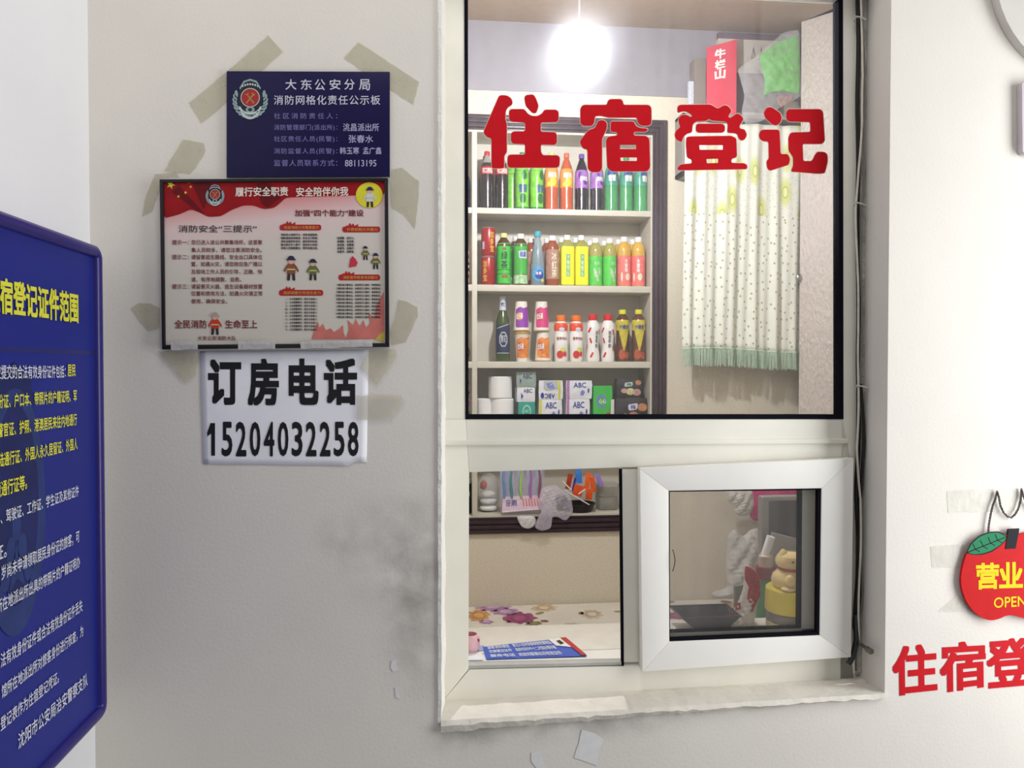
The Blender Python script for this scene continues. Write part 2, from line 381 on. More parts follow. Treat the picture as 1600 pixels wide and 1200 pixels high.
# sill plaster, corner bead, filler strip
b = MB(); N = 60; rnd = random.Random(3); rows = []
for i in range(N+1):
    u = i/N; x = ox0+(ox1-ox0)*u; z = oz0+(oz1-oz0)*u; j = rnd.uniform(-.0022, .0022); j2 = rnd.uniform(-.0015, .0015)
    th = .012*(1-u)+.004
    zb = P(690+646*u, 1098-34*u, YF).z
    rows.append([(x, -.007+j2, z-th+j), (x, -.010+j2, z-.003+j), (x, -.004, z+.004), (x, .03, z+.35*(zb-z)+.006+j2), (x, YF+.004, zb+.004), (x, YF+.004, z-.02)])
vs = [q for r_ in rows for q in r_]; K = 6
b.add(vs, [(i*K+k, (i+1)*K+k, (i+1)*K+(k+1) % K, i*K+(k+1) % K) for i in range(N) for k in range(K)]+[tuple(range(K)), tuple(range(N*K+K-1, N*K-1, -1))])
struct(b.build('trim_2', M_sill, ang=25))
b = MB(); rows = []
N = 90
for i in range(N+1):
    py = -140+1268*i/N; j = rnd.uniform(-.0007, .0007)
    xa = P(684.5, py, 0).x+j; xb = P(694+2*math.sin(i*.7)*rnd.random(), py, YF*.9).x; z = P(688, py, 0).z
    rows.append([(xa, .002, z), (xa, -.0035, z), (xa+.006, -.004, z), (ox0+.002, .02, z), (xb+.002, YF-.006, z), (xb+.001, YF, z), (ox0-.004, YF, z)])
vs = [q for r_ in rows for q in r_]; K = 7
b.add(vs, [(i*K+k, (i+1)*K+k, (i+1)*K+(k+1) % K, i*K+(k+1) % K) for i in range(N) for k in range(K)])
struct(b.build('trim_3', M_bead, ang=25))
b = MB(); b.pxprism([(1346, -120), (1356, -120), (1348, 1050), (1340, 1050)], .082, .14, bev=.001)
struct(b.build('trim_4', mat('grey_filler', (170, 166, 160), .9, .2, 30, bump=.7, bscale=70)))

# ------------------------------------------------------------------ lamp and wiring
lp = P(905, 86, .95)
lamp = thing('pendant_lamp', lp, 'bright white bulb hanging from the ceiling inside the reception room', 'lamp')
em = bpy.data.materials.new('lit_bulb'); em.use_nodes = True; em.node_tree.nodes.clear()
e = em.node_tree.nodes.new('ShaderNodeEmission'); e.inputs[0].default_value = (.96, .97, 1, 1); e.inputs[1].default_value = LAMP_STRENGTH
oo = em.node_tree.nodes.new('ShaderNodeOutputMaterial'); em.node_tree.links.new(e.outputs[0], oo.inputs[0])
M_whitepl = mat('white_plastic', (235, 235, 235), .4, .02)
b = MB(); b.lathe([(0, -.036), (.014, -.034), (.028, -.022), (.034, -.004), (.033, .012), (.024, .03), (.015, .042), (.014, .05)], tuple(lp)); b.build('bulb', em, lamp)
b = MB(); b.lathe([(.016, .048), (.026, .05), (.024, .085), (.006, .095), (0, .095)], tuple(lp)); b.build('socket', M_whitepl, lamp)
b = MB(); b.tube([lp+Vector((0, 0, .09)), lp+Vector((0, 0, ZS-lp.z))], .003); b.build('cord', M_whitepl, lamp)
b = MB(); b.lathe([(0, -.02), (.03, -.018), (.038, 0)], (lp.x, lp.y, ZS)); b.build('ceiling_rose', M_whitepl, lamp)

M_cw = mat('dirty_white_cable', (205, 200, 188), .6, .12, 50); M_cb = mat('black_cable', (24, 23, 22), .45, .1); M_cg = mat('grey_cable', (120, 117, 110), .6, .1)
def cable(name, pts, r, m, label, y=.072):
    path = []
    for i in range(len(pts)-1):
        for t in range(8): 
            u = t/8; x = pts[i][0]*(1-u)+pts[i+1][0]*u; yy = pts[i][1]*(1-u)+pts[i+1][1]*u
            path.append(P(x+1.2*math.sin(yy*.031+len(pts)), yy, y))
    path.append(P(*pts[-1], y)); b = MB(); b.tube(path, r, 8)
    return tag(b.build(name, m), label, 'cable', 'cables down the window edge')
cable('cable', [(1344, -120), (1345, 40), (1349, 120), (1347, 190), (1341, 260), (1338, 330), (1339, 420), (1342, 520), (1341, 605), (1339, 700), (1345, 780), (1343, 900), (1342, 1000)], .0022, M_cw, 'off white cable running down the right window jamb, outermost of the bundle', .066)
cable('cable', [(1348, -120), (1348, 60), (1351, 160), (1350, 260), (1345, 330), (1346, 450), (1345, 600), (1348, 700), (1343, 800), (1346, 920), (1342, 1010)], .0018, M_cg, 'thin grey cable behind the off white one on the window jamb', .074)
cable('cable', [(1341, -120), (1340, 90), (1341, 200), (1339, 300), (1341, 380), (1340, 470), (1342, 600), (1340, 680), (1339, 760), (1341, 840), (1338, 930), (1336, 985)], .0042, M_cb, 'black cable running down the right edge of the window frame', .078)
cable('cable', [(1345, 600), (1349, 690), (1347, 760), (1340, 850), (1344, 930), (1340, 1000)], .0034, M_cb, 'short black cable beside the sliding sash below the middle tie', .072)
b = MB(); b.tube([P(1337, 960, .07), P(1338, 1000, .068), P(1334, 1022, .064), P(1326, 1038, .062)], [.004, .0058, .006, .0055], 12)
tag(b.build('cable_sleeve', mat('black_tape', (20, 19, 18), .25, .05, spec=.7)), 'glossy black taped cable end by the bottom right of the window', 'cable end')
for (x, y, l) in ((1341, 31, 'topmost of the three'), (1341, 320, 'level with the shelves'), (1344, 604, 'level with the tissue packs')):
    b = MB(); c = P(x, y, .072); b.tube([c+Vector((.009*math.cos(a), .009*math.sin(a)-.002, .002*math.sin(2*a))) for a in [i*.5236 for i in range(12)]], .0012, 6, closed=True)
    b.tube([c+Vector((-.012, -.008, .003)), c+Vector((0, -.012, 0)), c+Vector((.012, -.008, -.003))], .0014, 6)
    tag(b.build('cable_tie', M_cw), 'twisted white tie around the cables on the window edge, '+l, 'cable tie', 'ties on the cable bundle')
b = MB(); p0 = P(1346, 1007, .06); p1 = P(1361, 1018, .02); ax = (p1-p0).normalized()
b.tube([p0, p0+(p1-p0)*.7], .0035, 12); b.tube([p0+(p1-p0)*.65, p1], .0062, 14); 
tag(b.build('wall_bolt', mat('zinc', (140, 136, 128), .4, .1, metal=.8)), 'small metal bolt sticking out of the right window reveal', 'bolt')

# ------------------------------------------------------------------ shelf cabinet in the niche
M_white = mat('white_melamine', (206, 201, 187), .45, .03, 20)
M_dark = mat('dark_brown_moulding', (58, 42, 50), .3, .12, 30, spec=.5)
cx0 = nx0+.002; cx1 = P(1019, 500, YB).x; cz0 = nz0+.002; cz1 = nz1-.002; YS = YB+.19
cab = thing('shelf_cabinet', ((cx0+cx1)/2, YB+.1, cz0), 'built-in white shelf cabinet with dark brown moulded frame stocked with drinks', 'shelf cabinet')
MB().box(cx0, cx1, YS-.008, YS, cz0, cz1).build('back_panel', M_white, cab)
MB().box(cx1-.008, cx1, YB, YS-.008, cz0, cz1).build('side_panel', M_white, cab)
MB().box(cx0, cx0+.008, YB, YS-.008, cz0, cz1).build('side_panel', M_white, cab)
MB().box(cx0, cx1, YB+.001, YS-.008, cz1-.012, cz1).build('top_panel', M_white, cab)
dv0 = P(737.5, 500, YB).x; dv1 = P(745.5, 500, YB).x
MB().box(dv0, dv1, YB-.002, YS-.008, cz0, cz1-.012, .001).build('divider', M_white, cab)
SZ = {}
for k, (pt, pb) in {1: (327, 336), 2: (446, 456), 3: (565, 575), 4: (661, 670), 5: (803, 812)}.items():
    zt = P(880, pt, YB).z; zb = P(880, pb, YB).z; SZ[k] = zt
    for xa, xb in ((cx0+.008, dv0), (dv1, cx1-.008)):
        MB().box(xa, xb, YB, YS-.008, zb, zt, .001).build('shelf', M_white, cab)
b = MB()
fx0 = cx0-.06; fx1 = P(1040, 500, YB).x; fz0 = P(880, 831, YB).z; fz1 = P(880, 184, YB).z
ix0 = cx0+.001; ix1 = P(1018.5, 500, YB).x; iz0 = P(880, 806, YB).z; iz1 = P(880, 207, YB).z
for t0, t1, pr in ((0, .16, .006), (.16, .36, .016), (.36, .46, .009), (.46, .66, .018), (.66, .76, .010), (.76, 1, .014)):
    m0 = [ix0+(fx0-ix0)*t0, ix1+(fx1-ix1)*t0, iz0+(fz0-iz0)*t0, iz1+(fz1-iz1)*t0]; m1 = [ix0+(fx0-ix0)*t1, ix1+(fx1-ix1)*t1, iz0+(fz0-iz0)*t1, iz1+(fz1-iz1)*t1]
    y0 = YB-pr; y1 = YB-.0005
    b.box(m1[0], m0[0], y0, y1, m1[2], m1[3], .0015); b.box(m0[1], m1[1], y0, y1, m1[2], m1[3], .0015)
    b.box(m0[0], m0[1], y0, y1, m0[3], m1[3], .0015); b.box(m0[0], m0[1], y0, y1, m1[2], m0[2], .0015)
b.build('frame', M_dark, cab)

# ------------------------------------------------------------------ bottles
PROF = {
 'soda': [(0, 0), (.8, 0), (1, .03), (1, .12), (.95, .2), (1, .29), (1, .62), (.97, .68), (.8, .77), (.52, .86), (.36, .90), (.36, .945)],
 'tea': [(0, 0), (.9, 0), (1, .03), (1, .22), (.92, .26), (.97, .3), (.97, .68), (1, .71), (1, .77), (.85, .84), (.52, .895), (.46, .91), (.46, .93)],
 'round': [(0, 0), (.9, 0), (1, .03), (1, .66), (.99, .74), (.88, .82), (.55, .89), (.46, .91), (.46, .93)],
 'square': [(0, 0), (.92, 0), (1, .03), (1, .76), (.93, .81), (.55, .89), (.46, .91), (.46, .93)],
 'milk': [(0, 0), (.9, 0), (1, .03), (1, .60), (.92, .63), (.94, .67), (1, .70), (1, .78), (.85, .83), (.6, .87), (.6, .90)],
 'peanut': [(0, 0), (.9, 0), (1, .04), (1, .14), (.87, .28), (.86, .40), (.97, .56), (1, .68), (.9, .79), (.6, .87), (.56, .90)],
 'beer': [(0, 0), (.93, 0), (1, .02), (1, .56), (.95, .63), (.62, .74), (.46, .80), (.37, .95), (.42, .955), (.42, .985), (.38, 1), (0, 1)],
 'water': [(0, 0), (.9, 0), (1, .03), (1, .36), (.94, .47), (.7, .70), (.42, .86), (.38, .89), (.38, .93)],
}
def prof_r(kind, t):
    p = PROF[kind]
    for (r0, z0), (r1, z1) in zip(p[1:], p[2:]):
        if z0 <= t <= z1: return r0+(r1-r0)*((t-z0)/(z1-z0) if z1 > z0 else 0)
    return p[-1][0]
def band(mb, kind, R, H, t0, t1, grow, mi=0, sq=0, a0=0, a1=2*math.pi):
    n = 10; pr = [(prof_r(kind, t0+(t1-t0)*i/n)*R+grow, (t0+(t1-t0)*i/n)*H) for i in range(n+1)]
    mb.lathe(pr, n=28 if not sq else 48, sq=sq, mi=mi, a0=a0, a1=a1, close=False)
def wrap(mb, body, R, z0, z1, w, ang=0, bold=.01, mi=0, grow=.0012, kind=None, H=1, vertical=False):
    """writing curved round the front of a bottle (front faces the window)"""
    lines = list(body) if vertical else [body]; n = len(lines)
    for k, t in enumerate(lines):
        zt = z1-(z1-z0)*k/n; zb = z1-(z1-z0)*(k+.9 if vertical else 1)/n
        def to3(x, y, l):
            a = ang+x/R; rr = (prof_r(kind, (y/H)) if kind else 1)*R+grow+l
            return Vector((rr*math.sin(a), -rr*math.cos(a), y))
        put_text(mb, t, [(-w/2, zt), (w/2, zt), (w/2, zb), (-w/2, zb)], to3, bold, mi, step=.18*R)
def wrap_shape(mb, pts, R, mi=0, grow=.0009, kind=None, H=1):
    def to3(x, y, l):
        a = x/R; rr = (prof_r(kind, max(.03, min(.9, y/H))) if kind else 1)*R+grow+l
        return Vector((rr*math.sin(a), -rr*math.cos(a), y))
    put_shape(mb, pts, to3, mi, step=.18*R)
def bottle(name, loc, label, cat, group, kind, R, H, body, cap, capr, capz, lab=None, sq=0, rotz=0, liquid=None):
    root = thing(name, loc, label, cat, group); root.rotation_euler = (0, 0, rotz)
    m = MB(); pr = [(r*R, z*H) for r, z in PROF[kind]]; m.lathe(pr, n=48 if sq else 28, sq=0)
    if sq:
        m = MB(); k = [(r*R, z*H) for r, z in PROF[kind]]; n = 48; vs = []; fs = []
        for i in range(n):
            a = 2*math.pi*i/n
            for r, z in k:
                q = sq if z < .84*H else 2; ca, sa = math.cos(a), math.sin(a); f = r/((abs(ca)**q+abs(sa)**q)**(1/q)); vs.append((f*ca, f*sa, z))
        K = len(k)
        for i in range(n):
            j = (i+1) % n
            for t in range(K-1): fs.append((i*K+t, j*K+t, j*K+t+1, i*K+t+1))
        m.add(vs, fs)
    m.build('body', body, root, local=True)
    if cap:
        c = MB(); c.lathe([(0, capz*H), (capr*R, capz*H), (capr*R*1.03, capz*H+.002), (capr*R, H-.002), (capr*R*.9, H), (0, H)], n=24); c.build('cap', cap, root, local=True)
    if lab:
        for nm, fn, ms, sub in lab:
            m = MB(); fn(m); o = m.build(nm, ms, root, local=True)
            if sub:
                for nm2, fn2, ms2 in sub: m2 = MB(); fn2(m2); m2.build(nm2, ms2, o, local=True)
    return root
YR = YB+.062; YR2 = YB+.132
def shelf_pt(px, k, y=YR): return Vector((P(px, 400, y).x, y, SZ[k]+.0005))
def H_at(px, ptop, k, y=YR): return P(px, ptop, y).z-SZ[k]
R0 = .0285
gl = dict(rough=.12, spec=.6, coat=.5)
M_cola = mat('dark_cola', (34, 22, 24), var=.1, **gl); M_clearpet = film('clear_plastic', (205, 208, 205), .35, .08)
M_redcap = mat('red_cap', (190, 40, 48), .4, .03); M_redlab = mat('red_label', (182, 34, 46), .3, .05, 90)
M_wprint = mat('white_print', (240, 240, 236), .4, .02); M_kprint = mat('black_print', (26, 28, 26), .4, .02)
M_gsoda = mat('green_soda', (40, 140, 60), var=.08, **gl); M_limelab = mat('lime_label', (122, 196, 62), .3, .25, 45)
M_darkgreen = mat('dark_green_print', (30, 110, 55), .35, .05); M_bprint = mat('blue_print', (40, 62, 150), .35, .05)
M_orange = mat('orange_soda', (190, 84, 40), var=.06, **gl); M_orlab = mat('orange_yellow_label', (238, 150, 70), .3, .3, 40)
M_yellowp = mat('yellow_print', (243, 205, 40), .4, .05)
M_grape = mat('grape_soda', (30, 22, 34), var=.1, **gl); M_purlab = mat('mottled_purple_label', (158, 108, 182), .3, .35, 60); M_purcap = mat('purple_cap', (110, 72, 168), .4, .04)
M_purp = mat('purple_print', (96, 48, 140), .35, .05)
M_sprite = film('clear_green_plastic', (84, 178, 112), .68, .10, .6); M_splab = mat('blue_green_label', (74, 150, 128), .3, .25, 45)
M_greencap = mat('green_cap', (40, 150, 80), .4, .04); M_ycap = mat('pale_yellow_cap', (214, 222, 130), .4, .04); M_orcap = mat('coral_cap', (222, 104, 78), .4, .04)
def L(t0, t1, kind, R, H, g=.0006, sq=0): return lambda m: band(m, kind, R, H, t0, t1, g, sq=sq)

# row 1: large soda bottles
H1 = H_at(785, 238, 1)
def cola_lab(H):
    return [('label', L(.60, .73, 'soda', R0, H), M_redlab, [('lettering', lambda m: wrap(m, '可口可乐', R0, .615*H, .70*H, .046, kind='soda', H=H, bold=.03), M_wprint)])]
c1 = bottle('cola_bottle', shelf_pt(761, 1), 'dark cola bottle with red label, leftmost in the main top row', 'bottle', 'soda bottles on the top shelf', 'soda', R0, H1, M_cola, M_redcap, .42, .925, cola_lab(H1))
nk = MB(); nk.lathe([(prof_r('soda', t)*R0+.0006, t*H1) for t in (.80, .84, .87, .9, .925)], n=24, close=False); nk.build('empty_neck', mat('grey_plastic', (150, 150, 146), .2, .05), c1, local=True)
dup(c1, shelf_pt(784, 1), 'dark cola bottle with red label, second in the top row beside the green bottles')
dup(c1, shelf_pt(759, 1, YR2), 'dark cola bottle in the back row, only its red cap showing at left')
def lime_lab(H):
    return [('label', L(.06, .80, 'soda', R0, H), M_limelab, [('lettering', lambda m: wrap(m, '雪碧', R0, .30*H, .44*H, .034, kind='soda', H=H, bold=.02), M_bprint),
        ('leaf_marking', lambda m: wrap_shape(m, ellipse(0, .2*H, .014, .022), R0, kind='soda', H=H), M_darkgreen), ('leaf_marking', lambda m: wrap_shape(m, ellipse(.006, .6*H, .012, .02), R0, kind='soda', H=H), M_darkgreen)])]
c = bottle('lime_soda_bottle', shelf_pt(816, 1), 'green soda bottle with light lime label beside the dark cola bottles', 'bottle', 'soda bottles on the top shelf', 'soda', R0, H1, M_gsoda, M_greencap, .42, .925, lime_lab(H1))
dup(c, shelf_pt(838.5, 1), 'green soda bottle with lime label beside the first orange bottle', .5)
dup(c, shelf_pt(800, 1, YR2), 'dark green bottle in the back row between cola and lime bottles', 2.6)
def or_lab(H):
    return [('label', L(.40, .72, 'soda', R0, H), M_orlab, [('marking', lambda m: (wrap_shape(m, ellipse(.004, .49*H, .014, .018), R0, kind='soda', H=H), wrap_shape(m, ellipse(-.012, .45*H, .012, .01), R0, kind='soda', H=H)), M_yellowp),
        ('lettering', lambda m: wrap(m, '美年达', R0, .56*H, .65*H, .036, kind='soda', H=H, bold=.03), M_wprint)])]
c = bottle('orange_soda_bottle', shelf_pt(861.5, 1), 'orange soda bottle with a pale yellow cap', 'bottle', 'soda bottles on the top shelf', 'soda', R0, H_at(862, 239, 1), M_orange, M_ycap, .42, .925, or_lab(H_at(862, 239, 1)))
c = bottle('orange_soda_bottle', shelf_pt(885, 1), 'orange soda bottle with a coral red cap', 'bottle', 'soda bottles on the top shelf', 'soda', R0, H_at(885, 240, 1), M_orange, M_orcap, .42, .925, or_lab(H_at(885, 240, 1)))
def gr_lab(H):
    return [('label', L(.40, .71, 'soda', R0, H), M_purlab, [('marking', lambda m: wrap_shape(m, ellipse(-.010, .62*H, .010, .016), R0, kind='soda', H=H), M_purp), ('marking', lambda m: wrap_shape(m, ellipse(.012, .50*H, .009, .012), R0, kind='soda', H=H), M_purp),
        ('lettering', lambda m: wrap(m, '美年达', R0, .52*H, .60*H, .034, ang=.2, kind='soda', H=H, bold=.03), M_wprint)])]
c = bottle('grape_soda_bottle', shelf_pt(908.5, 1), 'dark grape soda bottle with mottled purple label and visible purple cap', 'bottle', 'soda bottles on the top shelf', 'soda', R0, H1, M_grape, M_purcap, .42, .925, gr_lab(H1))
dup(c, shelf_pt(932, 1), 'dark grape soda bottle beside the clear green bottles, cap behind red lettering', .25)
def sp_lab(H):
    return [('label', L(.46, .74, 'soda', R0, H), M_splab, [('marking', lambda m: wrap_shape(m, [(-.024, .73*H), (.024, .73*H), (.024, .60*H), (0, .66*H), (-.024, .62*H)], R0, kind='soda', H=H), M_bprint),
        ('lettering', lambda m: wrap(m, '雪碧', R0, .53*H, .63*H, .030, ang=-.1, kind='soda', H=H, bold=.03), M_wprint), ('stripe', lambda m: wrap_shape(m, [(.004, .60*H), (.016, .64*H), (.017, .66*H), (.004, .62*H)], R0, kind='soda', H=H, grow=.0014), M_yellowp)])]
H1s = H_at(980, 243, 1)
c = bottle('clear_green_soda_bottle', shelf_pt(955, 1), 'translucent green soda bottle beside the grape soda', 'bottle', 'soda bottles on the top shelf', 'soda', R0, H1s, M_sprite, M_greencap, .42, .925, sp_lab(H1s))
dup(c, shelf_pt(978, 1), 'translucent green soda bottle in the middle of the three', .3)
dup(c, shelf_pt(1000, 1), 'translucent green soda bottle at the right end of the top shelf', .7)
c = bottle('blue_bottle', shelf_pt(724.5, 1), 'dark blue bottle left of the white divider on the top shelf', 'bottle', None, 'soda', R0, H_at(730, 262, 1), mat('dark_blue_plastic', (34, 42, 96), var=.1, **gl), mat('blue_cap', (40, 60, 150), .4), .42, .925,
    [('label', L(.48, .72, 'soda', R0, H_at(730, 262, 1)), mat('blue_grey_label', (70, 84, 120), .3, .3, 50), [('marking', lambda m: wrap_shape(m, ellipse(.006, .14, .010, .012), R0), M_limelab)])])

# row 2: cans and tea bottles
M_can = mat('red_can', (168, 28, 34), .28, .05, 60, spec=.6, metal=.2); M_alu = mat('aluminium', (190, 190, 190), .3, .04, metal=.9)
M_gold = mat('gold_print', (226, 176, 60), .4, .05)
hc = H_at(760, 402, 2); Rc = .0305
def can(loc, label, rz=0):
    root = thing('drink_can', loc, label, 'can', 'red cans on the middle shelf'); root.rotation_euler = (0, 0, rz)
    m = MB(); m.lathe([(0, .003), (Rc*.8, .003), (Rc*.84, 0), (Rc, .008), (Rc, hc-.010), (Rc*.92, hc-.003)], n=32); m.build('body', M_can, root, local=True)
    m = MB(); m.lathe([(Rc*.9, hc-.004), (Rc*.93, hc), (Rc*.86, hc-.001), (Rc*.82, hc-.005), (0, hc-.005)], n=32); m.build('top_rim', M_alu, root, local=True)
    m = MB(); m.lathe([(Rc*.86, -.0005), (Rc*.88, .002), (Rc*.8, .0035)], n=32); m.build('base_rim', M_alu, root, local=True)
    m = MB(); wrap(m, '加多宝', Rc, .016, hc-.018, .017, bold=.02, vertical=True); m.build('lettering', M_gold, root, local=True)
    return root
c = can(shelf_pt(762.5, 2), 'red drink can with gold characters, bottom of the stack of two', -.5)
m = MB(); wrap_shape(m, [(-.006, .03), (.006, .03), (.006, .062), (-.006, .062)], Rc); 
c2 = dup(c, shelf_pt(763, 2)+Vector((0, 0, hc+.001)), 'red drink can with gold characters, on top of the stack', .45)
bc = m.build('barcode_patch', mat('pale_print', (196, 190, 205), .5, .2, 200), c2, local=True); bc.rotation_euler = (0, 0, -1.25)
H2 = H_at(787, 365, 2)
M_teag = mat('brown_tea', (84, 50, 24), var=.1, **gl); M_glab = mat('bright_green_label', (64, 190, 70), .3, .12, 50); M_glab2 = mat('mid_green_label', (70, 172, 66), .3, .15, 50)
M_wcap = mat('white_cap', (238, 238, 240), .4, .02)
R2 = .030
bottle('green_tea_bottle', shelf_pt(787, 2), 'green tea bottle with pale yellow cap and black brush characters', 'bottle', 'tea bottles on the middle shelf', 'tea', R2, H2, M_teag, mat('lime_cap', (214, 226, 140), .4), .50, .915,
    [('label', L(.04, .80, 'tea', R2, H2), M_glab, [('lettering', lambda m: wrap(m, '绿茶', R2, .30*H2, .64*H2, .026, kind='tea', H=H2, bold=.02, vertical=True), M_kprint), ('marking', lambda m: (wrap(m, '康', R2, .66*H2, .72*H2, .018, kind='tea', H=H2, bold=.02), wrap_shape(m, ellipse(.002, .17*H2, .014, .008), R2, kind='tea', H=H2)), mat('dull_red_print', (150, 90, 60), .4))])])
Hh = H_at(813, 366, 2)
M_limeleaf = mat('pale_green_mottle', (170, 205, 160), .4, .35, 70)
c = bottle('jasmine_tea_bottle', shelf_pt(813.5, 2), 'green bottle with white cap and blue lettering on a white patch', 'bottle', 'tea bottles on the middle shelf', 'tea', R2, Hh, M_teag, M_wcap, .50, .905,
    [('label', L(.22, .80, 'tea', R2, Hh), M_glab2, [('patch', lambda m: wrap_shape(m, rounded([(-.012, .66*Hh), (.026, .68*Hh), (.026, .52*Hh), (-.010, .53*Hh)], .003), R2, kind='tea', H=Hh), mat('lilac_print', (206, 205, 232), .4)), ('lettering', lambda m: wrap(m, '劲凉', R2, .55*Hh, .65*Hh, .026, ang=.22, kind='tea', H=Hh, bold=.03, grow=.0018), M_bprint)]),
     ('lower_label', L(.04, .21, 'tea', R2, Hh), M_limeleaf, None)])
dup(c, shelf_pt(806, 2, YR2), 'green bottle in the back row behind the blue lettered one', .3)
Hw = H_at(840, 362, 2)
M_water = film('clear_water_bottle', (150, 175, 185), .55, .08, .6)
bottle('water_bottle', shelf_pt(840, 2), 'clear conical water bottle with turquoise cap and round blue label', 'bottle', None, 'water', R2, Hw, M_water, mat('turquoise_cap', (66, 168, 190), .4), .50, .90,
    [('label', lambda m: wrap_shape(m, ellipse(0, .22*Hw, .030, .030, 32), R2), mat('sky_blue_label', (74, 160, 214), .3, .1, 40), [('marking', lambda m: (wrap_shape(m, ellipse(.004, .20*Hw, .019, .019, 28), R2, grow=.0013), ), M_bprint), ('lettering', lambda m: wrap(m, '冰泉', R2, .20*Hw, .26*Hw, .026, grow=.0020, bold=.02), M_wprint), ('lemon_print', lambda m: wrap_shape(m, ellipse(.018, .10*Hw, .007, .007), R2, grow=.0018), M_yellowp)])])
Hb = H_at(862, 369, 2)
M_brt = mat('red_tea', (150, 74, 44), var=.12, **gl); M_brlab = mat('brown_pink_label', (172, 130, 112), .3, .25, 50)
c = bottle('black_tea_bottle', shelf_pt(863, 2), 'brown tea bottle with white cap and pale vertical characters', 'bottle', 'tea bottles on the middle shelf', 'round', R2*.98, Hb, M_brt, M_wcap, .50, .905,
    [('label', L(.14, .72, 'round', R2*.98, Hb), M_brlab, [('lettering', lambda m: wrap(m, '冰红茶', R2, .16*Hb, .66*Hb, .022, ang=.15, bold=.02, vertical=True), mat('cream_print', (226, 218, 196), .4))])])
dup(c, shelf_pt(855, 2, YR2), 'brown tea bottle in the back row, its white cap left of the brown tea', .4)
dup(c, shelf_pt(830, 2, YR2), 'brown tea bottle in the back row behind the clear water bottle', .8)
Hy = H_at(886, 368, 2)
M_pear = mat('pale_green_drink', (150, 150, 70), var=.1, **gl); M_ylab = mat('bright_yellow_label', (240, 232, 20), .35, .04, 50)
def ybox(m):
    for k in range(4):
        z1 = (.62-.11*k)*Hy; m.box(-.0085, .0085, -R2*.985-.0012, -R2*.985-.0006, z1-.10*Hy, z1)
def ychar(m):
    for k, t in enumerate('冰糖雪梨'):
        z1 = (.61-.11*k)*Hy; put_text(m, t, [(-.0065, z1), (.0065, z1), (.0065, z1-.085*Hy), (-.0065, z1-.085*Hy)], lambda x, y, l: Vector((x, -R2*.985-.0016-l, y)), .02)
c = bottle('pear_drink_bottle', shelf_pt(886, 2), 'square yellow bottle with green character boxes beside the brown tea', 'bottle', 'tea bottles on the middle shelf', 'square', R2*.95, Hy, M_pear, M_wcap, .5, .905,
    [('label', lambda m: band(m, 'square', R2*.95, Hy, .03, .77, .0008, sq=6), M_ylab, [('character_box', ybox, mat('sage_green_print', (92, 160, 96), .4)), ('lettering', ychar, mat('pale_green_print', (190, 226, 190), .4)), ('fruit_marking', lambda m: wrap_shape(m, ellipse(-.016, .12*Hy, .004, .005), R2, grow=.0005), M_redcap)])], sq=6)
dup(c, shelf_pt(908, 2), 'square yellow bottle with green character boxes beside the light green label bottles')
dup(c, shelf_pt(877.5, 2, YR2), 'yellow labelled bottle in the back row behind the first square one')
dup(c, shelf_pt(899.5, 2, YR2), 'yellow labelled bottle in the back row behind the second square one')
Hg = H_at(930, 373, 2)
M_hon = mat('pale_olive_drink', (166, 160, 80), var=.1, **gl); M_glab3 = mat('grass_green_label', (84, 200, 72), .35, .15, 45)
c = bottle('honey_tea_bottle', shelf_pt(930.5, 2), 'pale tea bottle with light green label beside the square yellow bottles', 'bottle', 'tea bottles on the middle shelf', 'round', R2*.98, Hg, M_hon, M_wcap, .5, .905,
    [('label', L(.03, .62, 'round', R2*.98, Hg), M_glab3, [('marking', lambda m: (wrap_shape(m, ellipse(-.004, .24*Hg, .008, .03, rot=.3), R2), wrap_shape(m, ellipse(.012, .3*Hg, .006, .02), R2)), M_limeleaf), ('lettering', lambda m: wrap(m, '茉莉', R2, .44*Hg, .51*Hg, .022, bold=.01), mat('pale_green_print', (190, 226, 190), .4))])])
dup(c, shelf_pt(952.5, 2), 'pale tea bottle with light green label beside the pink bottles', .35)
dup(c, shelf_pt(922, 2, YR2), 'pale tea bottle in the back row behind the first light green label')
dup(c, shelf_pt(944, 2, YR2), 'pale tea bottle in the back row behind the second light green label')
Hp = H_at(974, 371, 2)
M_peach = mat('amber_drink', (212, 170, 70), var=.08, **gl); M_plab = mat('salmon_pink_label', (232, 118, 112), .35, .18, 45)
c = bottle('peach_drink_bottle', shelf_pt(975, 2), 'amber drink bottle with salmon pink label beside the light green ones', 'bottle', 'tea bottles on the middle shelf', 'round', R2, Hp, M_peach, M_wcap, .5, .905,
    [('label', L(.03, .62, 'round', R2, Hp), M_plab, [('marking', lambda m: (wrap_shape(m, ellipse(.010, .2*Hp, .010, .016), R2), wrap_shape(m, ellipse(-.016, .2*Hp, .004, .02), R2)), mat('cream_print', (226, 218, 196), .4)), ('lettering', lambda m: wrap(m, '水蜜桃', R2, .28*Hp, .56*Hp, .012, ang=.1, bold=.02, vertical=True), M_wprint)])])
dup(c, shelf_pt(997, 2), 'amber drink bottle with salmon pink label at the right end of the shelf', -.3)
dup(c, shelf_pt(966.5, 2, YR2), 'amber drink bottle in the back row behind the first pink label')
dup(c, shelf_pt(988.5, 2, YR2), 'amber drink bottle in the back row behind the last pink label')

